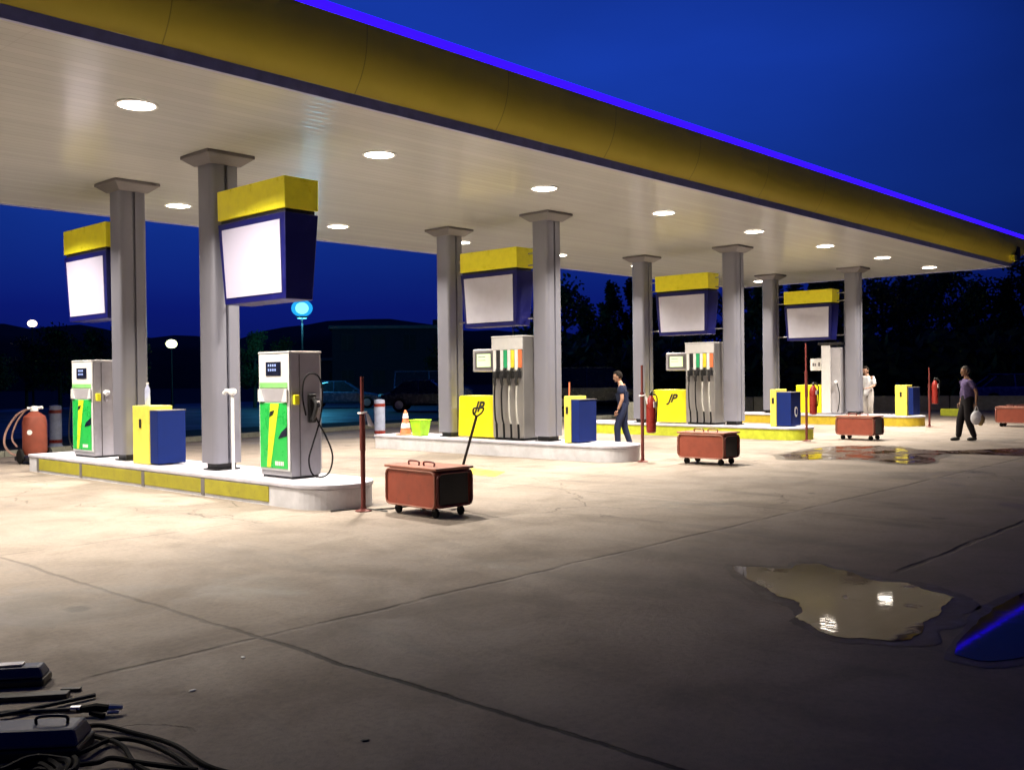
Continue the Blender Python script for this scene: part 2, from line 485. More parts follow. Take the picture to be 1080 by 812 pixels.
# ------------------------------------------------------------------ canopy
canopy = thing('station_canopy', 'long flat filling station canopy with curved yellow fascia, white slatted underside and blue neon edge', 'canopy', (0, 0, 0))
def ceiling_mat():
    t = NT('slatted_white_ceiling')
    pos = t.n('ShaderNodeNewGeometry').outputs['Position']
    sep = t.n('ShaderNodeSeparateXYZ'); t.l(pos, sep.inputs[0])
    fr = t.math('FRACT', t.math('DIVIDE', sep.outputs[1], .16))
    d = t.math('ABSOLUTE', t.math('SUBTRACT', fr, .5))
    groove = t.ramp(d, .455, .495, 0, 1)
    frx = t.math('ABSOLUTE', t.math('SUBTRACT', t.math('FRACT', t.math('DIVIDE', sep.outputs[0], 3.64)), .5))
    gx = t.ramp(frx, .4975, .4995, 0, .5)
    # each slat sits a little differently
    idx = t.math('FLOOR', t.math('DIVIDE', sep.outputs[1], .16))
    wn = t.n('ShaderNodeTexWhiteNoise', noise_dimensions='1D'); t.l(idx, wn.inputs['W'])
    p = t.n('ShaderNodeBsdfPrincipled')
    col = t.mix(wn.outputs[0], (.56, .57, .56), (.62, .63, .615))
    nz = t.noise(pos, .7, 4)
    col = t.mix(t.ramp(nz, .4, .75, 0, .2), col, (.52, .52, .49))
    col = t.mix(t.math('MULTIPLY', t.math('MAXIMUM', groove, gx), .35), col, (.25, .23, .2))
    t.l(col, p.inputs['Base Color'])
    p.inputs['Roughness'].default_value = .20
    mp = t.n('ShaderNodeMapping'); mp.inputs['Scale'].default_value = (.5, 6, 1); t.l(pos, mp.inputs[0])
    h = t.math('SUBTRACT', t.math('MULTIPLY', t.noise(mp.outputs[0], 1.0, 2), .6), t.math('MULTIPLY', groove, .5))
    b = t.n('ShaderNodeBump'); b.inputs['Strength'].default_value = .18; b.inputs['Distance'].default_value = .02
    t.l(h, b.inputs['Height']); t.l(b.outputs[0], p.inputs['Normal'])
    t.l(p.outputs[0], t.out.inputs[0]); return t.m
M['ceiling'] = ceiling_mat()
M['trim'] = pm('blue_grey_trim', (.34, .36, .62), .45, 0)
def fascia_mat():
    t = NT('fascia_yellow')
    pos = t.n('ShaderNodeNewGeometry').outputs['Position']
    sep = t.n('ShaderNodeSeparateXYZ'); t.l(pos, sep.inputs[0])
    p = t.n('ShaderNodeBsdfPrincipled')
    nz = t.noise(pos, .8, 5, .6)
    seam = t.math('ABSOLUTE', t.math('SUBTRACT', t.math('FRACT', t.math('DIVIDE', sep.outputs[0], 2.4)), .5))
    s = t.ramp(seam, .496, .499, 0, .5)
    col = t.mix(t.ramp(nz, .3, .7), (.88, .74, .09), (.94, .79, .11))
    col = t.mix(s, col, (.2, .13, .02))
    t.l(col, p.inputs['Base Color']); p.inputs['Roughness'].default_value = .28
    b = t.n('ShaderNodeBump'); b.inputs['Strength'].default_value = .15; b.inputs['Distance'].default_value = .03
    t.l(nz, b.inputs['Height']); t.l(b.outputs[0], p.inputs['Normal'])
    t.l(p.outputs[0], t.out.inputs[0]); return t.m
M['fascia'] = fascia_mat()
M['roof'] = pm('roof_sheet', (.2, .2, .22), .6, .2)

m = MB(); m.box((XW, YF, ZC), (XE, YR, ZC+.05)); m.build('ceiling', M['ceiling'], canopy)
def ring_sweep(name, prof, mat, closed=True, smooth=False):
    """profile of (offset outward, z) swept round the canopy outline with mitred corners"""
    m = MB()
    rings = []
    for o, z in prof:
        ke = 1 + 3.0*max(0., min(1., (z-ZC-.12)/.6))   # the end return leans out further than the front
        rings.append([m.bm.verts.new(c) for c in ((XW-o, YF-o, z), (XE+o*ke, YF-o, z), (XE+o*ke, YR+o, z), (XW-o, YR+o, z))])
    n = len(prof)
    for i in range(n if closed else n-1):
        j = (i+1) % n
        for k in range(4):
            l = (k+1) % 4
            m.bm.faces.new([rings[i][k], rings[i][l], rings[j][l], rings[j][k]])
    return m.build(name, mat, canopy, smooth=smooth, angle=50)
ring_sweep('edge_trim', [(0.002, ZC-.02), (.05, ZC-.02), (.065, ZC+.10), (.002, ZC+.10)], M['trim'])
outer = [(.07, ZC+.103)]
for i in range(1, 15):
    u = i/14
    outer.append((.065+.25*(1-(1-u)**2.8), ZC+.103+.757*u))
inner = [(.20, ZC+.858), (.18, ZC+.42), (.08, ZC+.25), (.01, ZC+.103)]
ring_sweep('fascia', outer+inner, M['fascia'], smooth=True)
ring_sweep('neon_strip', [(.16, ZC+.863), (.312, ZC+.863), (.322, ZC+.92), (.312, ZC+.975), (.16, ZC+.975)], M['neon'])
m = MB(); m.box((XW-.14, YF-.14, ZC+.62), (XE+.14, YR+.14, ZC+.70)); m.build('roof', M['roof'], canopy)
# corner clip seen at the far right corner
m = MB(); m.box((XE-.55, YF-.31, ZC+.13), (XE-.25, YF-.20, ZC+.30)); m.build('corner_bracket', M['yellow'], canopy, bevel=.01)
m = MB(); m.box((XE-.22, YF-.30, ZC+.18), (XE+.12, YF-.20, ZC+.62)); m.build('corner_cover', M['black'], canopy, bevel=.01)

# ceiling downlights: two rows
ordn = ['first', 'second', 'third', 'fourth', 'fifth', 'sixth', 'seventh', 'eighth', 'ninth', 'tenth']
proto = None
for row, (yy, nm) in enumerate(((10.944, 'front'), (16.726, 'back'))):
    for i in range(-1, 8):
        x = 5.441 + 3.645*i
        lab = '%s round white downlight from the far right end in the %s row under the canopy' % (ordn[7-i], nm)
        if proto is None:
            proto = thing('ceiling_light', lab, 'ceiling light', (x, yy, ZC), 0, 'round downlights under the canopy')
            m = MB(); n = 28
            prof = [(.200, -.002), (.240, -.004), (.250, -.012), (.235, -.022), (.212, -.02)]
            rings = [[m.bm.verts.new((r*math.cos(2*PI*k/n), r*math.sin(2*PI*k/n), z)) for k in range(n)] for r, z in prof]
            for a in range(len(prof)):
                b = (a+1) % len(prof)
                for k in range(n):
                    l = (k+1) % n
                    m.bm.faces.new([rings[a][k], rings[a][l], rings[b][l], rings[b][k]])
            m.build('frame', M['white'], proto, smooth=True)
            m = MB(); m.lathe([(.210, -.005), (.198, -.018), (.05, -.024)], seg=28)
            m.build('lens', M['lamp'], proto, smooth=True)
            la = bpy.data.lights.new('downlight', 'AREA'); la.shape = 'DISK'; la.size = .33; la.energy = 350; la.color = (1.0, .90, .76); la.spread = R(130)
            lo_ = bpy.data.objects.new('downlight', la); link(lo_, proto); lo_.location = (0, 0, -.04)
        else:
            clone(proto, (x, yy, ZC), label=lab)

# ------------------------------------------------------------------ pump islands
def island(i, yc, yend, side, desc, r=.53, panels=False):
    x = NCOL[i]
    t = thing('pump_island', desc, 'pump island', (x, 0, 0), 0, 'raised kerbed pump islands')
    def outline(g):
        return ([(-r+g, yend-g), (-r+g, yc)] + arc((0, yc), r-g, 180, 360, 22)[1:] + [(r-g, yend-g)])
    m = MB(); m.prism(outline(.0), -.01, ZI-.055); b = m.build('kerb_body', side, t, bevel=.01)
    m = MB(); m.prism(outline(-.018), ZI-.053, ZI); m.build('top_slab', M['kerbtop'], t, bevel=.012)
    if panels:
        ys = [10.66, 12.22, 12.32, 13.95, 14.05, 16.1, 16.2, 17.85]
        for k in range(0, 8, 2):
            for sx in (-1, 1):
                m = MB()
                xa, xb = (-r-.012, -r-.002) if sx < 0 else (r+.002, r+.012)
                m.box((xa, ys[k], .045), (xb, ys[k+1], ZI-.065)); m.build('yellow_panel', M['yellowkerb'], t, bevel=.004)
                m = MB(); m.box((xa*1.002, ys[k+1]+.005, .02), (xb, ys[k+1]+.095, ZI-.06)); m.build('panel_divider', M['cap'], t)
    return t
island(0, 10.1, 18.3, M['whitekerb'], 'nearest pump island with white rounded nose and recessed yellow side panels', panels=True)
island(1, 11.11, 17.45, M['whitekerb'], 'all white pump island, second from the camera, under the four hose pump')
island(2, 11.13, 17.45, M['limekerb'], 'lime yellow sided pump island, third from the camera')
island(3, 11.10, 17.45, M['amberkerb'], 'amber yellow sided pump island, farthest from the camera')

# ------------------------------------------------------------------ columns
def make_column(label):
    t = thing('canopy_column', label, 'column', (0, 0, 0), 0, 'grey clad columns carrying the canopy')
    a, b, rr, sw, sd = .228, .211, .085, .024, .05
    pts = ([(sw, -b), (sw+.001, -b)] + arc((a-rr, -b+rr), rr, -90, 0, 6) + arc((a-rr, b-rr), rr, 0, 90, 6) +
           [(sw, b), (sw, b-sd), (-sw, b-sd), (-sw, b)] + arc((-a+rr, b-rr), rr, 90, 180, 6) +
           arc((-a+rr, -b+rr), rr, 180, 270, 6) + [(-sw, -b), (-sw, -b+sd), (sw, -b+sd)])
    pts = pts[1:]
    m = MB(); m.prism(pts, ZI+.10, ZC-.16); m.build('shaft', M['column'], t, smooth=True, angle=25)
    m = MB(); m.box((-.15, -.14, ZI), (.15, .14, ZI+.10)); m.box((-.19, -.18, ZI), (.19, .18, ZI+.02)); m.build('base_plinth', M['black'], t)
    m = MB(); m.frustum(ZC-.16, .245, .228, ZC-.055, .372, .372); m.box((-.38, -.38, ZC-.055), (.38, .38, ZC-.003)); m.build('cap', M['cap'], t, bevel=.008)
    return t
protoc = make_column('')
COLLAB = [('front column of the nearest island, partly behind the big hanging sign', 'rear column of the nearest island, beside the blue and yellow bin'),
          ('front column of the white island, right of the four hose pump', 'rear column of the white island, beside the yellow panel box'),
          ('front column of the lime yellow island, right of its pump', 'rear column of the lime yellow island, right of the walking man'),
          ('front column of the amber island, with a man in white behind it', 'rear column of the amber island, left of its small hanging sign')]
for i in range(4):
    for j, y in enumerate((YB, YA)):
        lab = 'grey metal clad ' + COLLAB[i][j]
        if i == 0 and j == 0:
            protoc.location = (NCOL[i], y, 0); protoc['label'] = lab
        else:
            clone(protoc, (NCOL[i], y, 0), label=lab)

# ------------------------------------------------------------------ hanging signs
def sign(i, yc, emits, label, y_arms):
    t = thing('hanging_sign', label, 'sign', (NCOL[i], yc, 0), 0, 'yellow topped blue hanging signs with blank white faces')
    m = MB(); m.frustum(3.81, .262, .815, 4.22, .268, .815); m.build('yellow_header', M['yellow'], t, bevel=.012)
    m = MB(); m.box((-.23, -.775, 3.762), (.23, .775, 3.808)); m.build('shadow_gap', M['black'], t)
    m = MB(); m.frustum(2.64, .212, .735, 3.76, .262, .812); m.build('blue_box', M['blue'], t, bevel=.012)
    for s in (-1, 1):
        m = MB()
        # face plane follows the taper of the box
        def xf(z, g): return s*(.212 + (.262-.212)*(z-2.64)/1.12 + g)
        z0, z1 = 2.73, 3.67
        y0, y1 = .665, .70
        lo, hi = .003, .012
        v = [m.bm.verts.new(p) for p in ((xf(z0, lo), -y0, z0), (xf(z0, lo), y0, z0), (xf(z1, lo), y1, z1), (xf(z1, lo), -y1, z1),
                                         (xf(z0, hi), -y0, z0), (xf(z0, hi), y0, z0), (xf(z1, hi), y1, z1), (xf(z1, hi), -y1, z1))]
        for f in ((0,3,2,1),(4,5,6,7),(0,1,5,4),(1,2,6,5),(2,3,7,6),(3,0,4,7)): m.bm.faces.new([v[q] for q in f])
        m.build('white_face', M['signemit'] if emits else M['screen'], t)
    for (ya, yb) in y_arms:
        for z in (2.78, 3.86, 4.1):
            m = MB(); m.tube([(0.1, ya, z), (0.1, yb, z)], .018, 6); m.tube([(0.1, yb-(.012 if yb > ya else -.012), z), (0.1, yb, z)], .045, 8)
            m.build('bracket', M['steel'], t)
    return t
sign(0, 11.44, True, 'largest hanging sign with bright white face, in front of the nearest column', [(.79, 1.02)])
sign(0, 16.53, True, 'hanging sign with bright white face at far left edge, behind the rear column', [(-.79, -.84)])
for i, nm in ((1, 'above the four hose pump of the white island'), (2, 'above the four hose pump of the lime yellow island'), (3, 'smallest, above the tall pale pump')):
    sign(i, 14.06, False, 'hanging sign with dull white face, ' + nm, [(.79, 1.2), (-.79, -1.17)])

# ------------------------------------------------------------------ gas dispensers of the nearest island
def text_mesh(body, size, name, mat, parent, M4, extrude=.002, shear=0.):
    cu = bpy.data.curves.new(name, 'FONT'); cu.body = body; cu.size = size; cu.extrude = extrude; cu.shear = shear
    cu.align_x = 'CENTER'; cu.align_y = 'CENTER'; cu.offset = size*.035
    tmp = bpy.data.objects.new('tmp_text', cu); COL.objects.link(tmp)
    dg = bpy.context.evaluated_depsgraph_get()
    me = bpy.data.meshes.new_from_object(tmp.evaluated_get(dg))
    bpy.data.objects.remove(tmp); bpy.data.curves.remove(cu)
    me.transform(M4)
    me.materials.clear(); me.materials.append(mat)
    o = bpy.data.objects.new(name, me); link(o, parent); return o
FACE_NX = Matrix(((0, 0, -1, 0), (-1, 0, 0, 0), (0, 1, 0, 0), (0, 0, 0, 1)))   # text x -> -Y, text y -> Z, faces -X

def lpg_pump(yc, hy, label, hose=True):
    t = thing('gas_dispenser', label, 'fuel dispenser', (NCOL[0], yc, ZI), 0, 'white and green gas dispensers')
    H = 1.63; hx = .25
    m = MB(); m.box((-hx+.02, -hy, .03), (hx-.02, hy, H)); m.build('cabinet', M['greymetal'], t, bevel=.012)
    m = MB(); m.box((-hx+.04, -hy+.02, 0), (hx-.04, hy-.02, .03)); m.build('base', M['black'], t)
    for s in (-1, 1):
        f = (lambda u, v, w, s=s: (s*(hx-.02+w), u, v))
        def pl(name, y0, y1, z0, z1, d0, d1, mat, bev=.003):
            m = MB(); m.extr([(y0, z0), (y1, z0), (y1, z1), (y0, z1)], f, d0, d1); return m.build(name, mat, t, bevel=bev)
        pl('front_frame', -hy+.005, hy-.005, .10, H-.01, .002, .02, M['whitemetal'], .006)
        pl('counter_display', -hy+.20*hy/.35*.9, hy-.20*hy/.35*.9, 1.34, 1.52, .022, .030, M['display'])
        m = MB()
        for k, yy in enumerate((-.07, -.02, .03, .08)):
            for zz in (1.40, 1.46):
                m.extr([(yy, zz), (yy+.028, zz), (yy+.028, zz+.03), (yy, zz+.03)], f, .032, .034)
        m.build('digits', M['digits'], t)
        pl('light_green_band', -hy+.04, hy-.03, 1.18, 1.25, .022, .028, M['greenlight'])
        pl('holder_recess', -hy+.04, hy-.03, 1.00, 1.165, .022, .026, M['greymetal'])
        m = MB(); m.extr([(-hy+.02, 1.0), (-hy+.14, 1.0), (-hy+.07, 1.165), (-hy+.02, 1.165)], f, .028, .05); m.build('recess_wing', M['whitemetal'], t)
        m = MB(); m.extr([(hy-.02, 1.0), (hy-.14, 1.0), (hy-.07, 1.165), (hy-.02, 1.165)], f, .028, .05); m.build('recess_wing', M['whitemetal'], t)
        pl('green_panel', -hy+.05, hy-.03, .13, .985, .022, .028, M['green'])
        # lime flash fanning up to the top edge (seen from the lane it starts low on the left)
        q = -s
        m = MB()
        # q*: viewer's left is +Y for the -X face
        L = hy-.05
        def yv(a): return -s*(-1)*(-1)*0 + (a if s < 0 else -a)
        m.extr([(yv(L-.14), .14), (yv(L-.22), .14), (yv(L-.43), .975), (yv(L-.23), .975)], f, .030, .033); m.build('lime_flash', M['lime'], t)
        m = MB(); m.extr([(yv(L-.21), .80), (yv(L-.29), .83), (yv(L-.33), .89), (yv(L-.23), .87)], f, .035, .037)
        m.build('small_emblem', M['black'], t)
        m = MB(); m.extr([(yv(-.10), .52), (yv(-hy+.05), .56), (yv(-hy+.05), .68), (yv(-.17), .60)], f, .031, .034)
        m.build('dark_emblem', M['display'], t)
        m = MB()
        y = -.03
        for w in (.032, .026, .03, .03, .026):
            m.extr([(yv(y), .17), (yv(y-w), .17), (yv(y-w), .225), (yv(y), .225)], f, .031, .033); y -= w+.012
        m.build('white_lettering', M['white'], t)
    m = MB(); m.box((-hx-.005, -hy-.005, H), (hx+.005, hy+.005, H+.025)); m.build('top_cover', M['whitemetal'], t, bevel=.008)
    # right hand side (towards the camera side, -Y): recess line, nozzle and hose
    m = MB(); m.box((-.10, -hy-.012, .03), (-.09, -hy-.001, H-.02)); m.build('side_seam', M['cap'], t)
    m = MB(); m.box((-.20, -hy-.045, .96), (-.12, -hy-.002, 1.09)); m.build('emergency_button_box', M['yellow'], t, bevel=.012)
    if hose:
        m = MB(); m.box((.02, -hy-.05, .72), (.14, -hy-.002, 1.10)); m.build('nozzle_holder', M['black'], t, bevel=.02)
        m = MB(); m.tube(smooth_path([(.08, -hy-.06, 1.04), (.09, -hy-.11, .96), (.07, -hy-.10, .84), (.05, -hy-.07, .76)]), [.03]*19, 8)
        m.tube([(.10, -hy-.11, .98), (.13, -hy-.13, .93)], .022, 8); nz = m.build('nozzle', M['black'], t, smooth=True)
        m = MB(); m.box((.085, -hy-.135, .94), (.13, -hy-.112, 1.0)); m.build('nozzle_trigger', M['white'], nz, bevel=.004)
        pts = [(-.02, -hy-.03, .82), (-.08, -hy-.05, 1.05), (-.07, -hy-.06, 1.26), (.02, -hy-.06, 1.36), (.14, -hy-.07, 1.34), (.21, -hy-.07, 1.2), (.20, -hy-.08, .95),
               (.14, -hy-.09, .70), (.02, -hy-.12, .45), (-.06, -hy-.14, .25), (-.02, -hy-.15, .07), (.12, -hy-.15, .012), (.27, -hy-.13, .07), (.33, -hy-.12, .28), (.25, -hy-.10, .52), (.14, -hy-.08, .72), (.07, -hy-.07, .86)]
        m = MB(); m.tube(smooth_path(pts, 6), .011, 8); m.build('hose', M['rubber'], t, smooth=True)
    else:
        m = MB(); m.tube([(-.02, -hy-.01, 1.06), (-.02, -hy-.10, 1.10)], .03, 8); m.tube([(-.02, -hy-.10, 1.10), (-.10, -hy-.14, 1.11)], .035, 8)
        m.build('nozzle', M['white'], t, smooth=True)
        m = MB(); m.box((-.05, -hy-.03, .95), (.03, -hy-.002, 1.05)); m.build('nozzle_holder', M['greymetal'], t, bevel=.01)
        m = MB(); m.tube(smooth_path([(.0, hy, 1.3), (-.15, hy+.12, 1.2), (-.2, hy+.22, .7), (-.2, hy+.24, .25), (-.1, hy+.15, .05), (0, hy+.02, .2)], 6), .012, 8)
        m.build('hose', M['rubber'], t, smooth=True)
    return t
lpg_pump(10.95, .35, 'white gas dispenser with green front and black looped hose on the nearest rounded nose')
lpg_pump(16.72, .40, 'white gas dispenser with green front at far left, beyond the nearest columns', hose=False)

# slim white stand with tap head at the foot of the first column
t = thing('water_standpipe', 'slim white standpipe with a round tap head against the nearest column', 'standpipe', (7.36, 12.12, ZI))
m = MB(); m.tube([(0, 0, 0), (0, 0, 1.10)], .022, 10); m.build('pipe', M['white'], t, smooth=True)
m = MB(); m.lathe([(.03, 1.08), (.055, 1.10), (.06, 1.15), (.03, 1.17)], seg=14); m.tube([(0, 0, 1.13), (-.05, .09, 1.14), (-.06, .12, 1.10)], .028, 8); m.build('tap_head', M['white'], t, smooth=True)
m = MB(); m.lathe([(.07, 0), (.07, .02), (.03, .03)], seg=14); m.build('foot_plate', M['white'], t)

# ------------------------------------------------------------------ multi-hose pumps
def multi_pump(i, label):
    t = thing('fuel_pump', label, 'fuel pump', (NCOL[i], 0, ZI), 0, 'silver four hose fuel pumps')
    y0, y1, hx, H = 13.06, 13.92, .30, 2.09
    m = MB(); m.box((-hx, y0, .05), (hx, y1, H)); m.build('cabinet', M['steel'], t, bevel=.012)
    m = MB(); m.box((-hx+.03, y0+.03, 0), (hx-.03, y1-.03, .05)); m.build('base', M['black'], t)
    m = MB(); m.box((-hx-.02, y0-.01, H), (hx+.02, y1+.01, H+.03)); m.build('top_cover', M['whitemetal'], t, bevel=.008)
    flags = [M['black'], M['greenflag'], M['yflag'], M['orange']]
    for s in (-1, 1):
        f = (lambda u, v, w, s=s: (s*(hx+w), u, v))
        def pl(name, a, b, z0, z1, d0, d1, mat, bev=.003, par=None):
            m = MB(); m.extr([(a, z0), (b, z0), (b, z1), (a, z1)], f, d0, d1); return m.build(name, mat, par or t, bevel=bev)
        pl('white_header', y0+.01, y1-.01, 1.84, H-.01, .002, .03, M['whitemetal'])
        for k in range(4):
            yl = y1-.05-.20*k      # viewer's left first
            pl('white_strip', yl-.075, yl, 1.25 if k < 1 else 1.42, 1.835, .002, .03, M['white'])
            pl('grade_flag', yl-.175, yl-.083, 1.47, 1.83, .002, .022, flags[k])
            yn = yl-.125
            m = MB()
            m.tube(smooth_path([(s*(hx+.03), yn, 1.46), (s*(hx+.07), yn, 1.36), (s*(hx+.12), yn+.005, 1.22), (s*(hx+.10), yn+.01, 1.12)], 5), .031, 8)
            m.box((min(s*(hx+.02), s*(hx+.13)), yn-.05, 1.26), (max(s*(hx+.02), s*(hx+.13)), yn+.045, 1.40))
            m.tube([(s*(hx+.07), yn, 1.36), (s*(hx+.14), yn, 1.31), (s*(hx+.13), yn, 1.2)], .012, 6)
            nz = m.build('nozzle', M['black'] if k != 2 else M['darkmetal'], t, smooth=True)
            m = MB()
            m.tube(smooth_path([(s*(hx+.10), yn+.01, 1.12), (s*(hx+.11), yn+.02, .9), (s*(hx+.12), yn+.0, .5), (s*(hx+.10), yn-.02, .34)], 5), .017, 8)
            m.build('hose', M['hosegrey'] if k in (2, 3) else M['rubber'], t, smooth=True)
            m = MB(); m.tube(smooth_path([(s*(hx+.10), yn-.02, .34), (s*(hx+.10), yn-.03, .12), (s*(hx+.07), yn, .05), (s*(hx+.0), yn+.02, .03)], 5), .022, 8)
            m.build('hose_tail', M['rubber'], t, smooth=True)
    # counter display on the left of the pump
    m = MB(); m.box((-.17, 13.93, 1.40), (.17, 14.62, 1.875)); m.build('display_head', M['greymetal'], t, bevel=.02)
    for s in (-1, 1):
        m = MB(); xa, xb = sorted((s*.172, s*.182))
        m.box((xa, 14.0, 1.455), (xb, 14.55, 1.82)); fr = m.build('display_frame', M['cap'], t, bevel=.003)
        xa, xb = sorted((s*.184, s*.189))
        m = MB(); m.box((xa, 14.08, 1.50), (xb, 14.48, 1.77)); m.build('lit_display', M['lcd'], t, bevel=.003)
        m = MB(); xa, xb = sorted((s*.190, s*.192))
        for zz in (1.70, 1.63): m.box((xa, 14.22, zz), (xb, 14.44, zz+.02))
        m.build('readout_lines', M['greymetal'], t)
    # yellow panel box with dark mark
    m = MB(); m.extr([(13.94, .03), (15.02, .03), (14.98, .88), (14.93, .90), (14.0, .90), (13.96, .88)], lambda u, v, w: (w, u, v), -.24, .24); m.build('yellow_cabinet', M['yellowpanel'], t, bevel=.02)
    for s in (-1, 1):
        MM = Matrix.Translation((s*.243, 14.40, .66)) @ (FACE_NX if s < 0 else (Matrix.Rotation(PI, 4, 'Z') @ FACE_NX))
        text_mesh('JP', .30, 'black_emblem', M['black'], t, MM, shear=.45)
    # riser pipe up to the sign
    m = MB(); m.tube([(.1, 13.7, H+.03), (.1, 13.7, 2.34)], .012, 6); m.build('riser_pipe', M['darkmetal'], t)
    return t
multi_pump(1, 'silver four hose pump with coloured grade flags and yellow cabinet on the white island')
multi_pump(2, 'silver four hose pump with coloured grade flags and yellow cabinet on the lime yellow island')

# tall pale pump on the farthest island
t = thing('fuel_pump', 'tall pale pump cabinet with small white plate and yellow box on the amber island', 'fuel pump', (NCOL[3], 0, ZI))
m = MB(); m.box((-.26, 13.33, .04), (.26, 13.62, 2.16)); m.build('cabinet', M['whitemetal'], t, bevel=.015)
m = MB(); m.box((-.22, 13.00, .04), (.24, 13.325, 2.08)); m.build('side_cabinet', M['greymetal'], t, bevel=.015)
m = MB(); m.box((-.28, 12.95, 2.165), (.28, 13.72, 2.24)); m.build('dark_top', M['black'], t, bevel=.01)
m = MB(); m.box((-.02, 13.63, 1.37), (.02, 14.10, 1.75)); m.build('white_plate', M['white'], t, bevel=.006)
m = MB()
for y, w, h in ((14.02, .05, .10), (13.95, .04, .09), (13.83, .06, .12), (13.73, .03, .08)):
    m.box((-.026, y-w, 1.51), (-.022, y, 1.51+h))
m.build('plate_marks', M['cap'], t)
m = MB(); m.box((-.22, 13.64, .03), (.22, 14.5, .92)); m.build('yellow_cabinet', M['yellowpanel'], t, bevel=.02)
m = MB(); m.tube([(-.29, 13.15, 1.0), (-.36, 13.1, 1.02)], .05, 10); m.build('nozzle', M['white'], t, smooth=True)
m = MB(); m.tube(smooth_path([(-.30, 13.1, 1.0), (-.33, 13.0, .6), (-.3, 13.05, .2), (-.25, 13.1, .1)]), .015, 6); m.build('hose', M['rubber'], t, smooth=True)
t = thing('riser_pipe', 'thin pale vertical pipe rising to the farthest hanging sign', 'pipe', (29.5, 13.32, ZI))
t.location = (29.3, 13.02-.0, ZI)
t.location = (29.35, 12.93+.0, ZI)
t.location = (29.9-.2, 13.12, ZI)
m = MB(); m.tube([(0, 0, 0), (0, 0, 3.5)], .02, 8); m.build('tube', M['steel'], t, smooth=True)
m = MB(); m.lathe([(.06, 0), (.06, .02), (.02, .03)], seg=12); m.build('foot_plate', M['steel'], t)

# ------------------------------------------------------------------ blue and yellow bins
def bin_(i, ya, yb, yc, x0, x1, bx0, bx1, label, mark=False, mat=None):
    """yellow slab ya..yb (y), blue box yc..ya in front of it"""
    t = thing('litter_bin', label, 'bin', (NCOL[i], 0, ZI), 0, 'blue and yellow bins on the islands')
    m = MB(); m.box((x0, ya, .0), (x1, yb, .905)); y = m.build('yellow_back', M['yellowbin'], t, bevel=.015)
    m = MB(); m.box((bx0, yc, .02), (bx1, ya-.003, .83)); m.build('blue_box', M['bluebin'], t, bevel=.012)
    m = MB(); m.box((bx0-.003, yc-.006, .83), (bx1+.006, ya-.003, .842)); m.build('lid', M['cap'], t, bevel=.003)
    m = MB(); m.box((x0-.014, (ya+yb)/2-.03, .56), (x0-.002, (ya+yb)/2+.03, .70)); m.build('slot_plate', M['darkmetal'], t, bevel=.006)
    if mark:
        m = MB()
        rot = Matrix.Rotation(PI/2, 3, 'X')
        m.lathe([(.075, 0), (.075, .006)], c=((bx0+bx1)/2, yc-.003, .36), seg=20, mat=Matrix.Rotation(PI/2, 3, 'X') @ Matrix.Diagonal((1, 1.7, 1)))
        mk = m.build('oval_emblem', M['white'], t)
        m = MB(); m.lathe([(.045, 0), (.045, .004)], c=((bx0+bx1)/2, yc-.011, .36), seg=20, mat=Matrix.Rotation(PI/2, 3, 'X') @ Matrix.Diagonal((1, 1.7, 1)))
        m.build('emblem_centre', M['bluebin'], mk)
    return t
bin_(0, 14.27, 14.80, 14.02, -.30, .10, -.285, .18, 'pale yellow bin with blue front box between the two nearest columns')
bin_(1, 11.86, 12.02, 11.66, -.30, .20, -.28, .26, 'blue fronted bin with thin yellow edge beside the front column of the white island')
bin_(2, 11.36, 11.52, 10.98, -.30, .26, -.28, .24, 'blue bin with white oval emblem on the rounded end of the lime yellow island', mark=True)
bin_(3, 10.95, 11.30, 10.80, -.30, .12, -.20, .34, 'mostly yellow bin with dark side at the right end of the amber island')

t = thing('bottle', 'clear pale blue water bottle standing on the nearest bin', 'bottle', (7.33, 14.53, ZI+.906))
m = MB(); m.lathe([(.035, 0), (.042, .01), (.042, .17), (.038, .19), (.042, .21), (.04, .26), (.016, .31), (.016, .33)], seg=16); m.build('bottle_body', pm('bottle_plastic', (.55, .60, .85), .12), t, smooth=True)
m = MB(); m.lathe([(.019, .331), (.019, .36)], seg=12); m.build('cap', M['white'], t)
t = thing('brush', 'thin pale brush handle sticking up behind the bin on the white island', 'brush', (14.72, 12.10, ZI))
m = MB(); m.tube([(0, 0, .02), (.02, -.02, 1.17)], .014, 8); m.build('handle', M['orangecone'], t, smooth=True)
m = MB(); m.box((-.08, -.02, 0), (.08, .03, .08)); m.build('brush_head', M['redext'], t, bevel=.01)

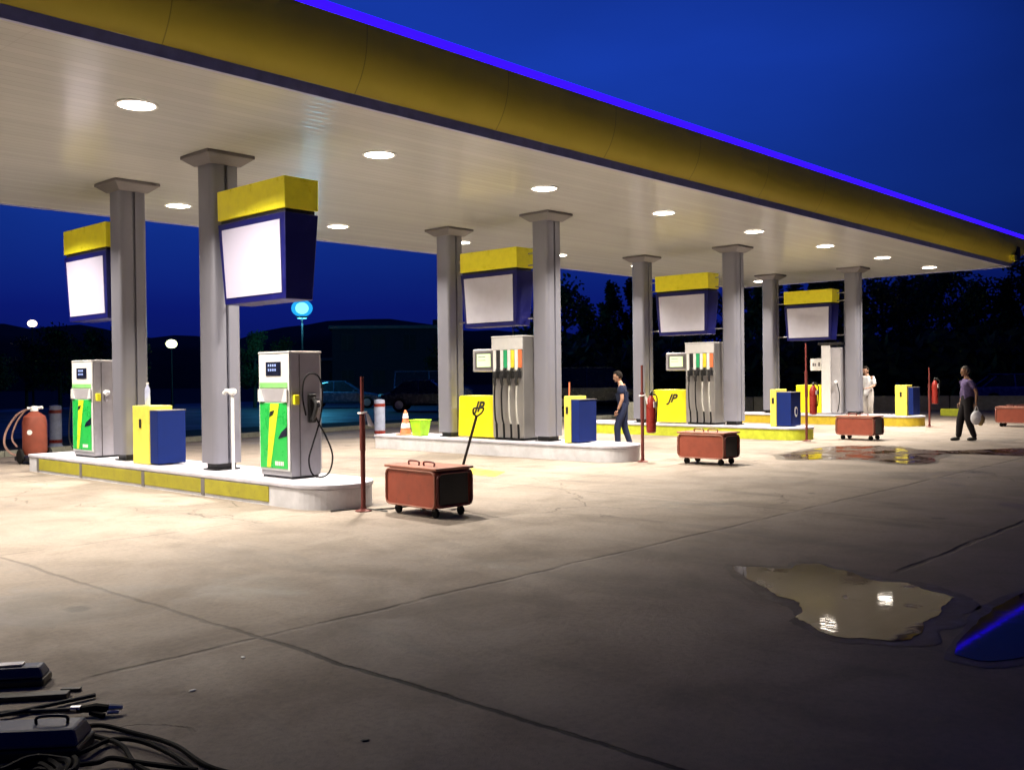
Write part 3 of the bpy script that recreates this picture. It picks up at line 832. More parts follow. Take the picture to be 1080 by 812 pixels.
# ------------------------------------------------------------------ red wheeled sand carts
def make_cart(label):
    t = thing('sand_cart', label, 'wheeled sand cart', (0, 0, 0), 0, 'red wheeled sand carts')
    L, W, z0, z1 = .46, .27, .115, .575       # half length in y, half width in x
    m = MB(); m.extr(rrect(-W+.02, z0, W-.02, z1-.03, .05, 4), lambda u, v, w: (u, w, v), -L+.02, L-.02); m.build('tub', M['red'], t, smooth=True, angle=50)
    # rolled side panels on the long faces
    for s in (-1, 1):
        m = MB(); m.extr(rrect(-L, z0-.005, L, z1-.035, .07, 5), lambda u, v, w: (s*(W-.018+w), u, v), 0, .02); sp = m.build('side_panel', M['red'], t, bevel=.006)
        m = MB(); p = [(s*(W+.012), u, v) for u, v in rrect(-L+.01, z0+.005, L-.01, z1-.045, .07, 5)]; p.append(p[0])
        m.tube(p, .012, 6); m.build('rolled_rim', M['redtop'], sp, smooth=True)
    for s in (-1, 1):
        m = MB(); p = [(u, s*(L+.015), v) for u, v in rrect(-W+.01, z0+.02, W-.01, z1-.06, .08, 5)]; p.append(p[0])
        m.tube(p, .013, 6); m.build('end_frame', M['redpost'], t, smooth=True)
        m = MB(); m.box((-.215, s*(L-.018) if s > 0 else -L-.0, .15), (.215, s*L+.0 if s > 0 else -L+.018, .52)); m.build('shaded_end', M['darkmetal'], t, bevel=.008)  # dark plate stands in for the shade on the red tub end
    m = MB(); m.box((-W-.015, -L-.02, z1-.03), (W+.015, L+.02, z1)); lid = m.build('lid', M['redtop'], t, bevel=.008)
    for yy in (-.16, .12):
        m = MB(); m.tube(smooth_path([(-.12, yy-.09, z1), (-.12, yy-.085, z1+.045), (-.12, yy+.085, z1+.045), (-.12, yy+.09, z1)], 4), .011, 6); m.build('lid_handle', M['redpost'], lid, smooth=True)
    for sx in (-1, 1):
        for sy in (-1, 1):
            f = MB(); f.box((sx*.19-.022, sy*.34-.022, .075), (sx*.19+.022, sy*.34+.022, z0+.01)); c = f.build('caster', M['darkmetal'], t)
            f = MB(); f.lathe([(.02, -.018), (.05, -.018), (.056, -.01), (.056, .01), (.05, .018), (.02, .018)], c=(sx*.19, sy*.34-.012, .056), seg=16, mat=Matrix.Rotation(PI/2, 3, 'Y')); f.build('wheel', M['rubber'], c, smooth=True)
    return t
cart = make_cart('biggest red cart with a black shovel standing in it, by the nearest island')
cart.location = (7.74, 8.50, 0); cart.rotation_euler = (0, 0, R(-3))
clone(cart, (15.2, 9.26, 0), R(2), 'red wheeled cart right of the white island, before the lime yellow island')
clone(cart, (22.75, 9.70, 0), R(0), 'red wheeled cart in front of the amber island, left of the yellow bin')
clone(cart, (30.35, 8.35, 0), R(3), 'red wheeled cart cut by the right edge, behind the man carrying a bag')

t = thing('shovel', 'black shovel with open grip leaning in the nearest red cart', 'shovel', (0, 0, 0))
a = Vector((8.24, 8.60, .10)); b = Vector((8.19, 8.14, 1.13))
m = MB(); m.tube([a, b], .016, 8); m.build('shaft', M['black'], t, smooth=True)
d = (b-a).normalized(); sd = Vector((.69, -.72, 0))
m = MB(); top = b+d*.11
m.tube(smooth_path([b, b+d*.05-sd*.05, top-sd*.055, top, top+sd*.055, b+d*.05+sd*.05, b], 4), .011, 6); m.build('grip', M['black'], t, smooth=True)
m = MB(); m.box((-.09, -.006, -.16), (.09, .006, .04), rot=None); bl = m.build('blade', M['darkmetal'], t, bevel=.004); bl.location = a + Vector((0, 0, .10))

# ------------------------------------------------------------------ red posts
def post(x, y, h, label, ribbon=None, feet=False):
    t = thing('steel_post', label, 'post', (x, y, 0), 0, 'red painted posts beside the island ends')
    m = MB(); m.tube([(0, 0, 0), (0, 0, h*.45)], .030, 10); m.tube([(0, 0, h*.45), (0, 0, h*.72)], .036, 10); m.tube([(0, 0, h*.72), (0, 0, h)], .022, 10); m.build('pole', M['redpost'], t, smooth=True, angle=60)
    m = MB(); m.lathe([(.10, 0), (.10, .012), (.035, .03), (.035, .06)], seg=16); m.build('base_plate', M['redpost'], t)
    if ribbon:
        m = MB()
        z = ribbon
        for q in (-1, 1):
            v = [m.bm.verts.new(p) for p in ((.02, -.035, z+.03), (.05, -.06, z+.01), (.07+q*.02, -.12, z-.14), (.03+q*.02, -.10, z-.13))]
            m.bm.faces.new(v)
        m.tube([(-.035, -.035, z+.02), (.035, -.04, z+.035), (.04, .035, z+.02), (-.035, .035, z+.02), (-.035, -.035, z+.02)], .012, 6)
        o = m.build('white_ribbon', M['white'], t); sm = o.modifiers.new('Solidify', 'SOLIDIFY'); sm.thickness = .006
    if feet:
        m = MB()
        for p in ([(-.30, .25, .01), (0, 0, .03), (.12, -.30, .01)], [(.1, -.1, .02), (.35, -.15, .012), (.62, -.12, .01)]):
            m.tube(smooth_path([Vector(q) for q in p], 5), .010, 6)
        m.build('ground_wire', M['darkmetal'], t, smooth=True)
    return t
post(7.39, 9.28, 1.62, 'dark red post with white ribbon between the nearest island and the biggest cart', 1.16, True)
post(14.82, 10.42, 1.78, 'red post holding an extinguisher at the right end of the white island', 1.20)
post(21.60, 10.49, 2.30, 'taller red post in front of the pale pump, beside the oval emblem bin', None)
post(29.05, 10.30, 1.72, 'farthest red post, right of the mostly yellow bin', None)
def make_ext(label):
    t = thing('fire_extinguisher', label, 'fire extinguisher', (0, 0, 0), 0, 'red extinguishers hung on posts')
    m = MB(); m.lathe([(.06, 0), (.088, .02), (.09, .10), (.09, .52), (.08, .60), (.04, .665), (.03, .69)], seg=20); m.build('cylinder', M['redext'], t, smooth=True)
    m = MB(); m.lathe([(.028, .69), (.03, .74), (.018, .76)], seg=12); m.box((-.015, -.09, .745), (.015, .03, .765)); m.box((-.012, -.10, .715), (.012, .03, .728)); m.build('valve', M['darkmetal'], t)
    m = MB(); m.tube(smooth_path([(0, -.03, .72), (.0, -.13, .66), (.0, -.125, .4), (.0, -.11, .2)], 6), .013, 8); m.build('hose', M['rubber'], t, smooth=True)
    m = MB(); m.box((-.05, -.098, .47), (.05, -.088, .58)); m.build('white_tag', M['white'], t, bevel=.003)
    return t
ex = make_ext('red extinguisher hung on the post at the end of the white island'); ex.location = (14.93, 10.30, .53)
clone(ex, (21.71, 10.37, .62), 0, 'red extinguisher hung on the tallest post before the pale pump')
clone(ex, (29.16, 10.18, .66), 0, 'red extinguisher hung on the farthest post right of the yellow bin')

# big wheeled extinguisher at the far left
t = thing('wheeled_extinguisher', 'large rusty red wheeled extinguisher with pale looped hose, at the far left', 'fire extinguisher', (7.72, 19.95, 0))
m = MB(); m.lathe([(.10, .14), (.20, .18), (.225, .26), (.225, .80), (.20, .92), (.10, 1.0), (.06, 1.03)], seg=28); m.build('tank', pm('rusty_red_tank', (.21, .048, .028), .5, dirt=.35), t, smooth=True)
m = MB(); m.lathe([(.075, 1.03), (.075, 1.10), (.05, 1.13)], seg=16); m.tube([(-.1, .08, 1.08), (.12, -.1, 1.10)], .03, 8); m.build('valve', M['white'], t, smooth=True)
m = MB(); m.lathe([(.05, 0), (.05, .006)], c=(-.155, -.155, .62), seg=16, mat=(Matrix.Rotation(R(-45-90+45+90), 3, 'Z') @ Matrix.Rotation(R(45), 3, 'Z') @ Matrix.Rotation(PI/2, 3, 'Y')).inverted() if False else Matrix.Rotation(R(45), 3, 'Z') @ Matrix.Rotation(-PI/2, 3, 'Y') )
m.build('round_sticker', M['white'], t)
m = MB(); m.tube(smooth_path([(-.10, .10, 1.06), (-.22, .30, .95), (-.35, .48, .65), (-.38, .52, .38), (-.30, .42, .20), (-.18, .22, .16), (-.10, .15, .3)], 6), .022, 8)
m.tube(smooth_path([(-.12, .14, 1.04), (-.22, .32, .80), (-.28, .40, .5), (-.22, .30, .32)], 6), .018, 8); m.build('hose', pm('pale_red_hose', (.40, .24, .20), .6), t, smooth=True)
m = MB()
m.box((-.24, -.30, .05), (.24, .40, .13)); m.build('carriage', M['black'], t, bevel=.01)
for s in (-1, 1):
    m = MB(); m.lathe([(.03, -.03), (.13, -.03), (.15, -.015), (.15, .015), (.13, .03), (.03, .03)], c=(s*.27, .02, .15), seg=20, mat=Matrix.Rotation(PI/2, 3, 'Y')); m.build('wheel', M['tyre'], t, smooth=True)

# ------------------------------------------------------------------ cone, bucket, bollards
t = thing('traffic_cone', 'small orange and white traffic cone on the left end of the white island', 'traffic cone', (14.55, 16.72, ZI))
m = MB(); m.box((-.17, -.17, 0), (.17, .17, .03)); m.build('base', M['orangecone'], t, bevel=.008)
m = MB(); m.lathe([(.13, .03), (.095, .2), (.04, .5), (.025, .56), (.012, .565)], seg=20); c = m.build('cone_body', M['orangecone'], t, smooth=True)
for a, b in ((.16, .27), (.38, .49)):
    m = MB(); ra = .13-(a-.03)*.185; rb = .13-(b-.03)*.185; m.lathe([(ra+.006, a), (rb+.006, b)], seg=20); m.build('white_band', M['white'], c, smooth=True)
t = thing('bucket', 'bright lime green square bucket beside the traffic cone', 'bucket', (14.55, 16.22, ZI))
m = MB(); m.frustum(0, .12, .13, .34, .165, .175); m.build('tub', M['limebucket'], t, bevel=.015)
m = MB(); m.box((-.175, -.185, .335), (.175, .185, .36)); m.build('rim', M['limebucket'], t, bevel=.008)

def bollard(x, y, label):
    t = thing('barrier_bollard', label, 'bollard', (x, y, 0), 0, 'pale plastic bollards behind the islands')
    m = MB(); m.lathe([(.17, 0), (.17, .04), (.145, .07), (.145, .98), (.13, 1.02), (.02, 1.04)], seg=24); m.build('body', M['cabbg'], t, smooth=True)
    for z in (.12, .84):
        m = MB(); m.lathe([(.149, z), (.149, z+.08)], seg=24); m.build('red_band', M['redext'], t, smooth=True)
    return t
bollard(9.85, 24.2, 'pale blue bollard with red bands behind the wheeled extinguisher at far left')
bollard(16.75, 20.3, 'pale bollard with red bands behind the white island, left of the cone')

# small yellow kerb block beyond the man with the bag
t = MB(); t.box((-.14, -.45, -.005), (.14, .45, .26)); o = t.build('kerb_block', M['limekerb'], bevel=.02)
o.location = (36.6, 12.1, 0); tag(o, 'small yellow kerb block before the low wall, left of the man with the bag', 'kerb block')

# ------------------------------------------------------------------ low boundary wall
m = MB()
wp = [(29, 21.2), (38.2, 21.0), (40.3, 17.5), (41.8, 14), (42.6, 10), (43, -12)]
for k, (a, b) in enumerate(zip(wp[:-1], wp[1:])):
    d = Vector((b[0]-a[0], b[1]-a[1])).normalized(); n = Vector((-d.y, d.x))*.22; g = d*.02
    m.prism([(a[0]+g.x, a[1]+g.y), (b[0]-g.x, b[1]-g.y), (b[0]-g.x+n.x, b[1]-g.y+n.y), (a[0]+g.x+n.x, a[1]+g.y+n.y)], -.02, .60)
w = m.build('boundary_wall', M['wall'], bevel=.02); tag(w, 'low rough pale boundary wall behind the forecourt at right', 'wall')
def foliage_mat(name, c1, c2):
    t = NT(name)
    oi = t.n('ShaderNodeNewGeometry')
    nz = t.noise(oi.outputs['Position'], 1.2, 3)
    p = t.n('ShaderNodeBsdfPrincipled'); t.l(t.mix(t.ramp(nz, .35, .65), c1, c2), p.inputs['Base Color']); p.inputs['Roughness'].default_value = .6
    t.l(p.outputs[0], t.out.inputs[0]); return t.m
M['leaf'] = foliage_mat('dark_foliage', (.02, .035, .012), (.045, .07, .02))

# ------------------------------------------------------------------ trees
def tree_meshes(seed, h, w, kind):
    rnd = random.Random(seed)
    m = MB()
    tips = []
    m.tube([(0, 0, 0), (.05, .02, h*.3), (0, .05, h*.62), (.03, 0, h*.93)], [h*.025, h*.019, h*.011, .02], 8)
    for k in range(13):
        z = h*(.22+.6*k/13); a = rnd.random()*2*PI
        rr = w*(.75 if kind == 0 else .9)*math.sin(PI*min(.95, (.28+.68*k/13)))*rnd.uniform(.6, 1)
        e = Vector((math.cos(a)*rr, math.sin(a)*rr, z+h*rnd.uniform(.06, .16)))
        m.tube([(0, 0, z), tuple(Vector((0, 0, z)).lerp(e, .5)+Vector((0, 0, h*.01))), tuple(e)], [h*.010, h*.006, .012], 5)
        tips.append(e); tips.append(Vector((0, 0, z)).lerp(e, .6))
    tips.append(Vector((0, 0, h*.92))); tips.append(Vector((0, 0, h*.84)))
    tr = m.mesh('trunk'); tr.materials.append(M['bark'])
    m = MB()
    for tp in tips:
        cs = rnd.uniform(.26, .42)*w*(.8 if kind == 0 else 1)
        for q in range(95):
            d = Vector((rnd.gauss(0, 1), rnd.gauss(0, 1), rnd.gauss(0, 1)))
            d = d.normalized()*cs*rnd.random()**.5
            d.z *= 1.5 if kind == 0 else .8
            c = tp+d
            if c.z < h*.12: continue
            u = Vector((rnd.gauss(0, 1), rnd.gauss(0, 1), rnd.gauss(0, 1))).normalized(); v = u.orthogonal().normalized()
            s = rnd.uniform(.10, .2)
            m.bm.faces.new([m.bm.verts.new(c+p) for p in (u*s, v*s*.55, -u*s, -v*s*.55)])
    me = bpy.data.meshes.new('crown'); m.bm.to_mesh(me); m.bm.free(); me.materials.append(M['leaf'])
    return tr, me
TM = [tree_meshes(3, 9, 1.5, 0), tree_meshes(5, 8.5, 2.8, 1), tree_meshes(9, 7.5, 3.3, 1)]
def tree(az, dist, k, sc, label, group, rz=0.):
    t = thing('tree', label, 'tree', (dist*math.cos(R(az)), dist*math.sin(R(az)), -.02), rz, group)
    t.scale = (sc, sc, sc)
    for nm, me in (('trunk', TM[k][0]), ('crown', TM[k][1])):
        o = bpy.data.objects.new(nm, me); link(o, t)
    return t
rnd = random.Random(11)
az = 39.6
k = 0
while az > 5:
    d = rnd.uniform(56, 74)
    kind = rnd.choice([0, 0, 1, 1, 2])
    elev = rnd.uniform(5.0, 6.6) if az < 37 else rnd.uniform(4.6, 5.8)
    if 30.5 < az < 34.5: elev -= 1.2
    hh = math.tan(R(elev))*d+1.6
    sc = hh/(9, 8.5, 7.5)[kind]
    tree(az, d, kind, sc, ['tall narrow dark tree in the treeline behind the right half of the canopy', 'bushy dark tree in the treeline behind the right half of the canopy', 'broad dark tree in the treeline behind the right half of the canopy'][kind],
         'dark treeline behind the canopy', rnd.random()*6)
    az -= rnd.uniform(.9, 1.7)
for az in (72.5, 71, 69.2, 67.6, 66.1, 64.4, 57.5, 55.8, 46.6):
    d = rnd.uniform(58, 70); kind = rnd.choice([1, 2])
    hh = math.tan(R(rnd.uniform(2.4, 3.3)))*d+1.6
    tree(az, d, kind, hh/(9, 8.5, 7.5)[kind], 'low dark tree beyond the road at the left', 'dark trees beyond the road at left', rnd.random()*6)

# shrubbery that fills the dark band under the treeline
m = MB()
rnd = random.Random(21)
for q in range(9000):
    a = rnd.uniform(4, 41); d = rnd.uniform(50, 60)
    hmax = 3.4+1.6*noise.noise(Vector((a*.5, 0, 0)))
    c = Vector((d*math.cos(R(a)), d*math.sin(R(a)), rnd.uniform(0, hmax)))
    u = Vector((rnd.gauss(0, 1), rnd.gauss(0, 1), rnd.gauss(0, 1))).normalized(); v = u.orthogonal().normalized()
    s = rnd.uniform(.25, .5)
    m.bm.faces.new([m.bm.verts.new(c+p) for p in (u*s, v*s*.6, -u*s, -v*s*.6)])
me = bpy.data.meshes.new('undergrowth'); m.bm.to_mesh(me); m.bm.free(); me.materials.append(M['leaf'])
o = bpy.data.objects.new('undergrowth', me); link(o); tag(o, 'dark dense undergrowth beneath the treeline', 'undergrowth', kind='stuff')

# far hills
m = MB()
def hill(az): return 15+6*noise.noise(Vector((az*.09, 3, 0)))+2.0*noise.noise(Vector((az*.4, 7, 0))) - max(0, (50-az))*.25
lo, md, hi_, bk = [], [], [], []
azs = [3+1.2*i for i in range(64)]
for a in azs:
    cx, sx = math.cos(R(a)), math.sin(R(a)); H = max(hill(a), 5)*1.05
    lo.append(m.bm.verts.new((200*cx, 200*sx, -1))); md.append(m.bm.verts.new((235*cx, 235*sx, H*.6))); hi_.append(m.bm.verts.new((275*cx, 275*sx, H))); bk.append(m.bm.verts.new((340*cx, 340*sx, -1)))
for i in range(len(azs)-1):
    for A, B in ((lo, md), (md, hi_), (hi_, bk)):
        m.bm.faces.new([A[i], A[i+1], B[i+1], B[i]])
tag(m.build('hills', M['earth'], smooth=True), kind='structure')

# ------------------------------------------------------------------ dusky buildings
def building(px, py, rz, w, d, h, label, rows=1, cols=4):
    t = thing('house', label, 'building', (px, py, -.01), rz)
    m = MB(); m.box((-w/2, -d/2, 0), (w/2, d/2, h)); m.build('walls', M['bldg'], t, bevel=.03)
    m = MB(); m.box((-w/2-.25, -d/2-.25, h), (w/2+.25, d/2+.25, h+.28)); m.build('roof', M['roof'], t, bevel=.04)
    for r in range(rows):
        for c in range(cols):
            x = -w/2 + w*(c+.5)/cols; z = 1.0+2.7*r
            f = MB(); f.box((x-.55, -d/2-.05, z), (x+.55, -d/2-.002, z+1.3)); fr = f.build('window_frame', M['bldg'], t, bevel=.01)
            f = MB(); f.box((x-.47, -d/2-.06, z+.08), (x-.03, -d/2-.052, z+1.22)); f.box((x+.03, -d/2-.06, z+.08), (x+.47, -d/2-.052, z+1.22)); f.build('pane', M['duskglass'], fr)
    m = MB(); m.box((w/2-1.5, d/4-.3, h+.28), (w/2-.9, d/4+.3, h+1.0)); m.build('chimney', M['bldg'], t, bevel=.02)
    return t
building(51.5, 60.5, R(-40), 9.5, 7, 5.4, 'dark flat roofed house beyond the road, left of the white island', 2, 4)
building(61.0, 76.0, R(-48), 12, 7, 3.3, 'long low dark house beyond the blue street lamp', 1, 5)

# ------------------------------------------------------------------ cars
def car(name, x, y, rz, paint, label, van=False, lights=False, group=None):
    t = thing(name, label, 'van' if van else 'car', (x, y, 0), rz, group)
    if not van:
        body = [(-2.1, .38), (-2.15, .62), (-2.05, .86), (-1.3, .93), (.85, .90), (1.75, .76), (2.1, .62), (2.12, .40), (1.95, .28), (-1.95, .28)]
        cab = [(-1.75, .90), (-1.15, 1.36), (-.6, 1.45), (.15, 1.43), (.95, .90)]
    else:
        body = [(-2.4, .40), (-2.45, .9), (-2.4, 1.1), (1.5, 1.1), (2.2, .95), (2.45, .8), (2.45, .42), (2.2, .3), (-2.2, .3)]
        cab = [(-2.38, 1.09), (-2.3, 1.9), (-2.1, 1.98), (.9, 1.98), (1.2, 1.85), (1.85, 1.07)]
    hw = .86 if not van else .93
    m = MB(); m.extr(body, lambda u, v, w: (u, w, v), -hw, hw); b = m.build('body', paint, t, bevel=.09, segs=3)
    # tapered cabin
    m = MB()
    zt = max(v for _, v in cab); zb = min(v for _, v in cab)
    L = [[m.bm.verts.new((u, s*(hw-.04-(.17*(v-zb)/(zt-zb))), v)) for u, v in cab] for s in (-1, 1)]
    n = len(cab)
    m.bm.faces.new(L[0][::-1]); m.bm.faces.new(L[1])
    for i in range(n):
        j = (i+1) % n; m.bm.faces.new([L[0][i], L[0][j], L[1][j], L[1][i]])
    m.build('cabin', M['glass'], t, bevel=.04)
    # roof and pillars in body colour
    m = MB()
    top = [(u, v) for u, v in cab if v > zt-.12]
    u0, u1 = min(u for u, _ in top)-.05, max(u for u, _ in top)+.05
    m.box((u0, -hw+.22, zt-.03), (u1, hw-.22, zt+.025)); m.build('roof_panel', paint, t, bevel=.02)
    for s in (-1, 1):
        for (ua, ub) in ((cab[0], cab[1]), (cab[-1], cab[-2])):
            def pt(q, g): return (q[0], s*(hw-.03-(.17*(q[1]-zb)/(zt-zb))), q[1]+g)
            f = MB(); f.tube([pt(ua, .0), pt(ub, .0)], .035, 6); f.build('pillar', paint, t)
        um = (cab[0][0]+cab[-1][0])/2
        f = MB(); f.tube([(um, s*(hw-.03), zb), (um, s*(hw-.20), zt)], .03, 6); f.build('pillar', paint, t)
        f = MB(); f.box((cab[-1][0]-.35, s*(hw+.02) if s > 0 else -hw-.16, zb), (cab[-1][0]-.22, s*(hw+.16) if s > 0 else -hw-.02, zb+.11)); f.build('mirror', paint, t, bevel=.02)
        f = MB(); f.box((1.95, s*.72-.16, .58), (2.14, s*.72+.10, .70)); f.build('headlight', M['white'], t, bevel=.02)
        f = MB(); f.box((-2.17 if not van else -2.47, s*.72-.12, .68), (-2.0, s*.72+.12, .82)); f.build('tail_light', M['redext'], t, bevel=.02)
    for ux in ((-1.3, 1.35) if not van else (-1.5, 1.6)):
        for s in (-1, 1):
            f = MB(); f.lathe([(.06, -.10), (.28, -.11), (.32, -.08), (.32, .08), (.28, .11), (.06, .10)], c=(ux, s*(hw-.08), .32), seg=24, mat=Matrix.Rotation(PI/2, 3, 'X')); w = f.build('wheel', M['tyre'], t, smooth=True)
            f = MB(); f.lathe([(.03, -.005), (.19, -.005), (.2, .01), (.03, .02)], c=(ux, s*(hw+.035), .32), seg=16, mat=Matrix.Rotation(-s*PI/2, 3, 'X')); f.build('rim', M['steel'], w, smooth=True)
    return t
GC = 'vehicles parked beyond the forecourt'
car('parked_car', 32.6, 42.6, R(-42), carpaint('dark_blue_car_paint', (.03, .06, .12)), 'dark car catching cyan light, right of the nearest gas dispenser', group=GC)
car('parked_car', 31.6, 34.6, R(-50), carpaint('dark_grey_car_paint', (.02, .03, .05)), 'dark grey car behind the traffic cone', group=GC)
car('parked_van', 41.0, 44.5, R(-40), carpaint('blue_van_paint', (.08, .09, .22)), 'dull blue van far behind the dark grey car', van=True, group=GC)
car('parked_van', 37.9, 29.6, R(-52), carpaint('navy_van_paint', (.015, .03, .07)), 'dark van behind the walking man in the navy shirt', van=True, group=GC)
car('parked_car', 47.6, 12.9, R(-60), carpaint('bright_blue_car_paint', (.03, .05, .40)), 'blue car behind the low wall at the right edge', group=GC)

# ------------------------------------------------------------------ street lamps
def lamp(x, y, h, r, mat, label, light=None):
    t = thing('street_lamp', label, 'street lamp', (x, y, 0))
    m = MB(); m.tube([(0, 0, 0), (0, 0, h*.5), (0, 0, h-r*.8)], [.07, .055, .04], 10); m.build('pole', M['darkmetal'], t, smooth=True)
    m = MB(); m.lathe([(.12, 0), (.12, .3), (.08, .34)], seg=12); m.build('pole_base', M['darkmetal'], t)
    m = MB(); m.ell((0, 0, h), (r, r, r*.8)); gl = m.build('globe', mat, t, smooth=True)
    if light:
        m = MB(); m.ell((0, 0, h), (r*.62, r*.62, r*.55)); m.build('bulb', em('white_cyan_bulb', (.30, .85, 1.0), 2.6), gl, smooth=True)
    if light:
        pl_ = bpy.data.lights.new('lamp_light', 'POINT'); pl_.energy = light; pl_.color = (.10, .65, 1.0); pl_.specular_factor = .03; pl_.shadow_soft_size = r
        po_ = bpy.data.objects.new('lamp_light', pl_); link(po_, t); po_.location = (0, 0, h-r*1.3)
    m = MB(); m.lathe([(r*.5, h-r*.95), (r*.55, h-r*.75)], seg=12); m.build('collar', M['darkmetal'], t)
    return t
lamp(24.1, 62.4, 5.2, .28, em('pink_white_globe', (1, .78, .66), 3.0), 'small white globe lamp at far left beyond the road')
lamp(29.9, 56.1, 3.85, .34, em('yellow_white_globe', (.95, 1.0, .55), 3.2), 'pale yellow globe lamp between the two nearest columns')
lamp(30.1, 42.7, 5.3, .56, glow_glass('cyan_globe', (.02, .42, 1.0), 1.3, .45), 'bright cyan street lamp right of the biggest hanging sign', 1100)

# ------------------------------------------------------------------ people
def skin_mesh(verts, edges, radii, sub=2, extra=None):
    me = bpy.data.meshes.new('sk'); me.from_pydata([Vector(v) for v in verts], edges, [])
    o = bpy.data.objects.new('sk', me); COL.objects.link(o)
    md = o.modifiers.new('Skin', 'SKIN'); md.use_smooth_shade = True; md.branch_smoothing = .4
    if not me.skin_vertices:
        bpy.context.view_layer.objects.active = o
    sv = me.skin_vertices[0].data
    for i, r in enumerate(radii):
        sv[i].radius = (r, r) if isinstance(r, (int, float)) else r
        sv[i].use_root = (i == 0)
    s = o.modifiers.new('Sub', 'SUBSURF'); s.levels = sub; s.render_levels = sub
    dg = bpy.context.evaluated_depsgraph_get()
    out = bpy.data.meshes.new_from_object(o.evaluated_get(dg))
    bpy.data.objects.remove(o); bpy.data.meshes.remove(me)
    return out

def join_meshes(name, meshes, mat, parent):
    bm = bmesh.new()
    for me in meshes: bm.from_mesh(me)
    me = bpy.data.meshes.new(name); bm.to_mesh(me); bm.free()
    for p in me.polygons: p.use_smooth = True; p.material_index = 0
    me.materials.clear(); me.materials.append(mat)
    o = bpy.data.objects.new(name, me); link(o, parent); return o

def hand(w, d, side, fwd):
    """finger chains from a wrist w along d"""
    w = Vector(w); d = Vector(d).normalized(); f = Vector(fwd).normalized(); n = d.cross(f).normalized()
    outs = []
    palm = [w, w+d*.045, w+d*.085]
    outs.append(skin_mesh(palm, [(0, 1), (1, 2)], [(.022, .018), (.036, .018), (.036, .015)], 1))
    for k, (off, ln) in enumerate(((.027, .070), (.009, .080), (-.009, .074), (-.026, .058))):
        b = w+d*.080+f*off
        c = n*side
        outs.append(skin_mesh([b, b+d*ln*.45+c*.008, b+d*ln*.75+c*.022, b+d*ln*.9+c*.038], [(0, 1), (1, 2), (2, 3)], [.0095, .009, .008, .007], 1))
    b = w+d*.025+f*.025
    outs.append(skin_mesh([b, b+d*.03+f*.022, b+d*.06+f*.026+n*side*.012], [(0, 1), (1, 2)], [.012, .011, .008], 1))
    return outs

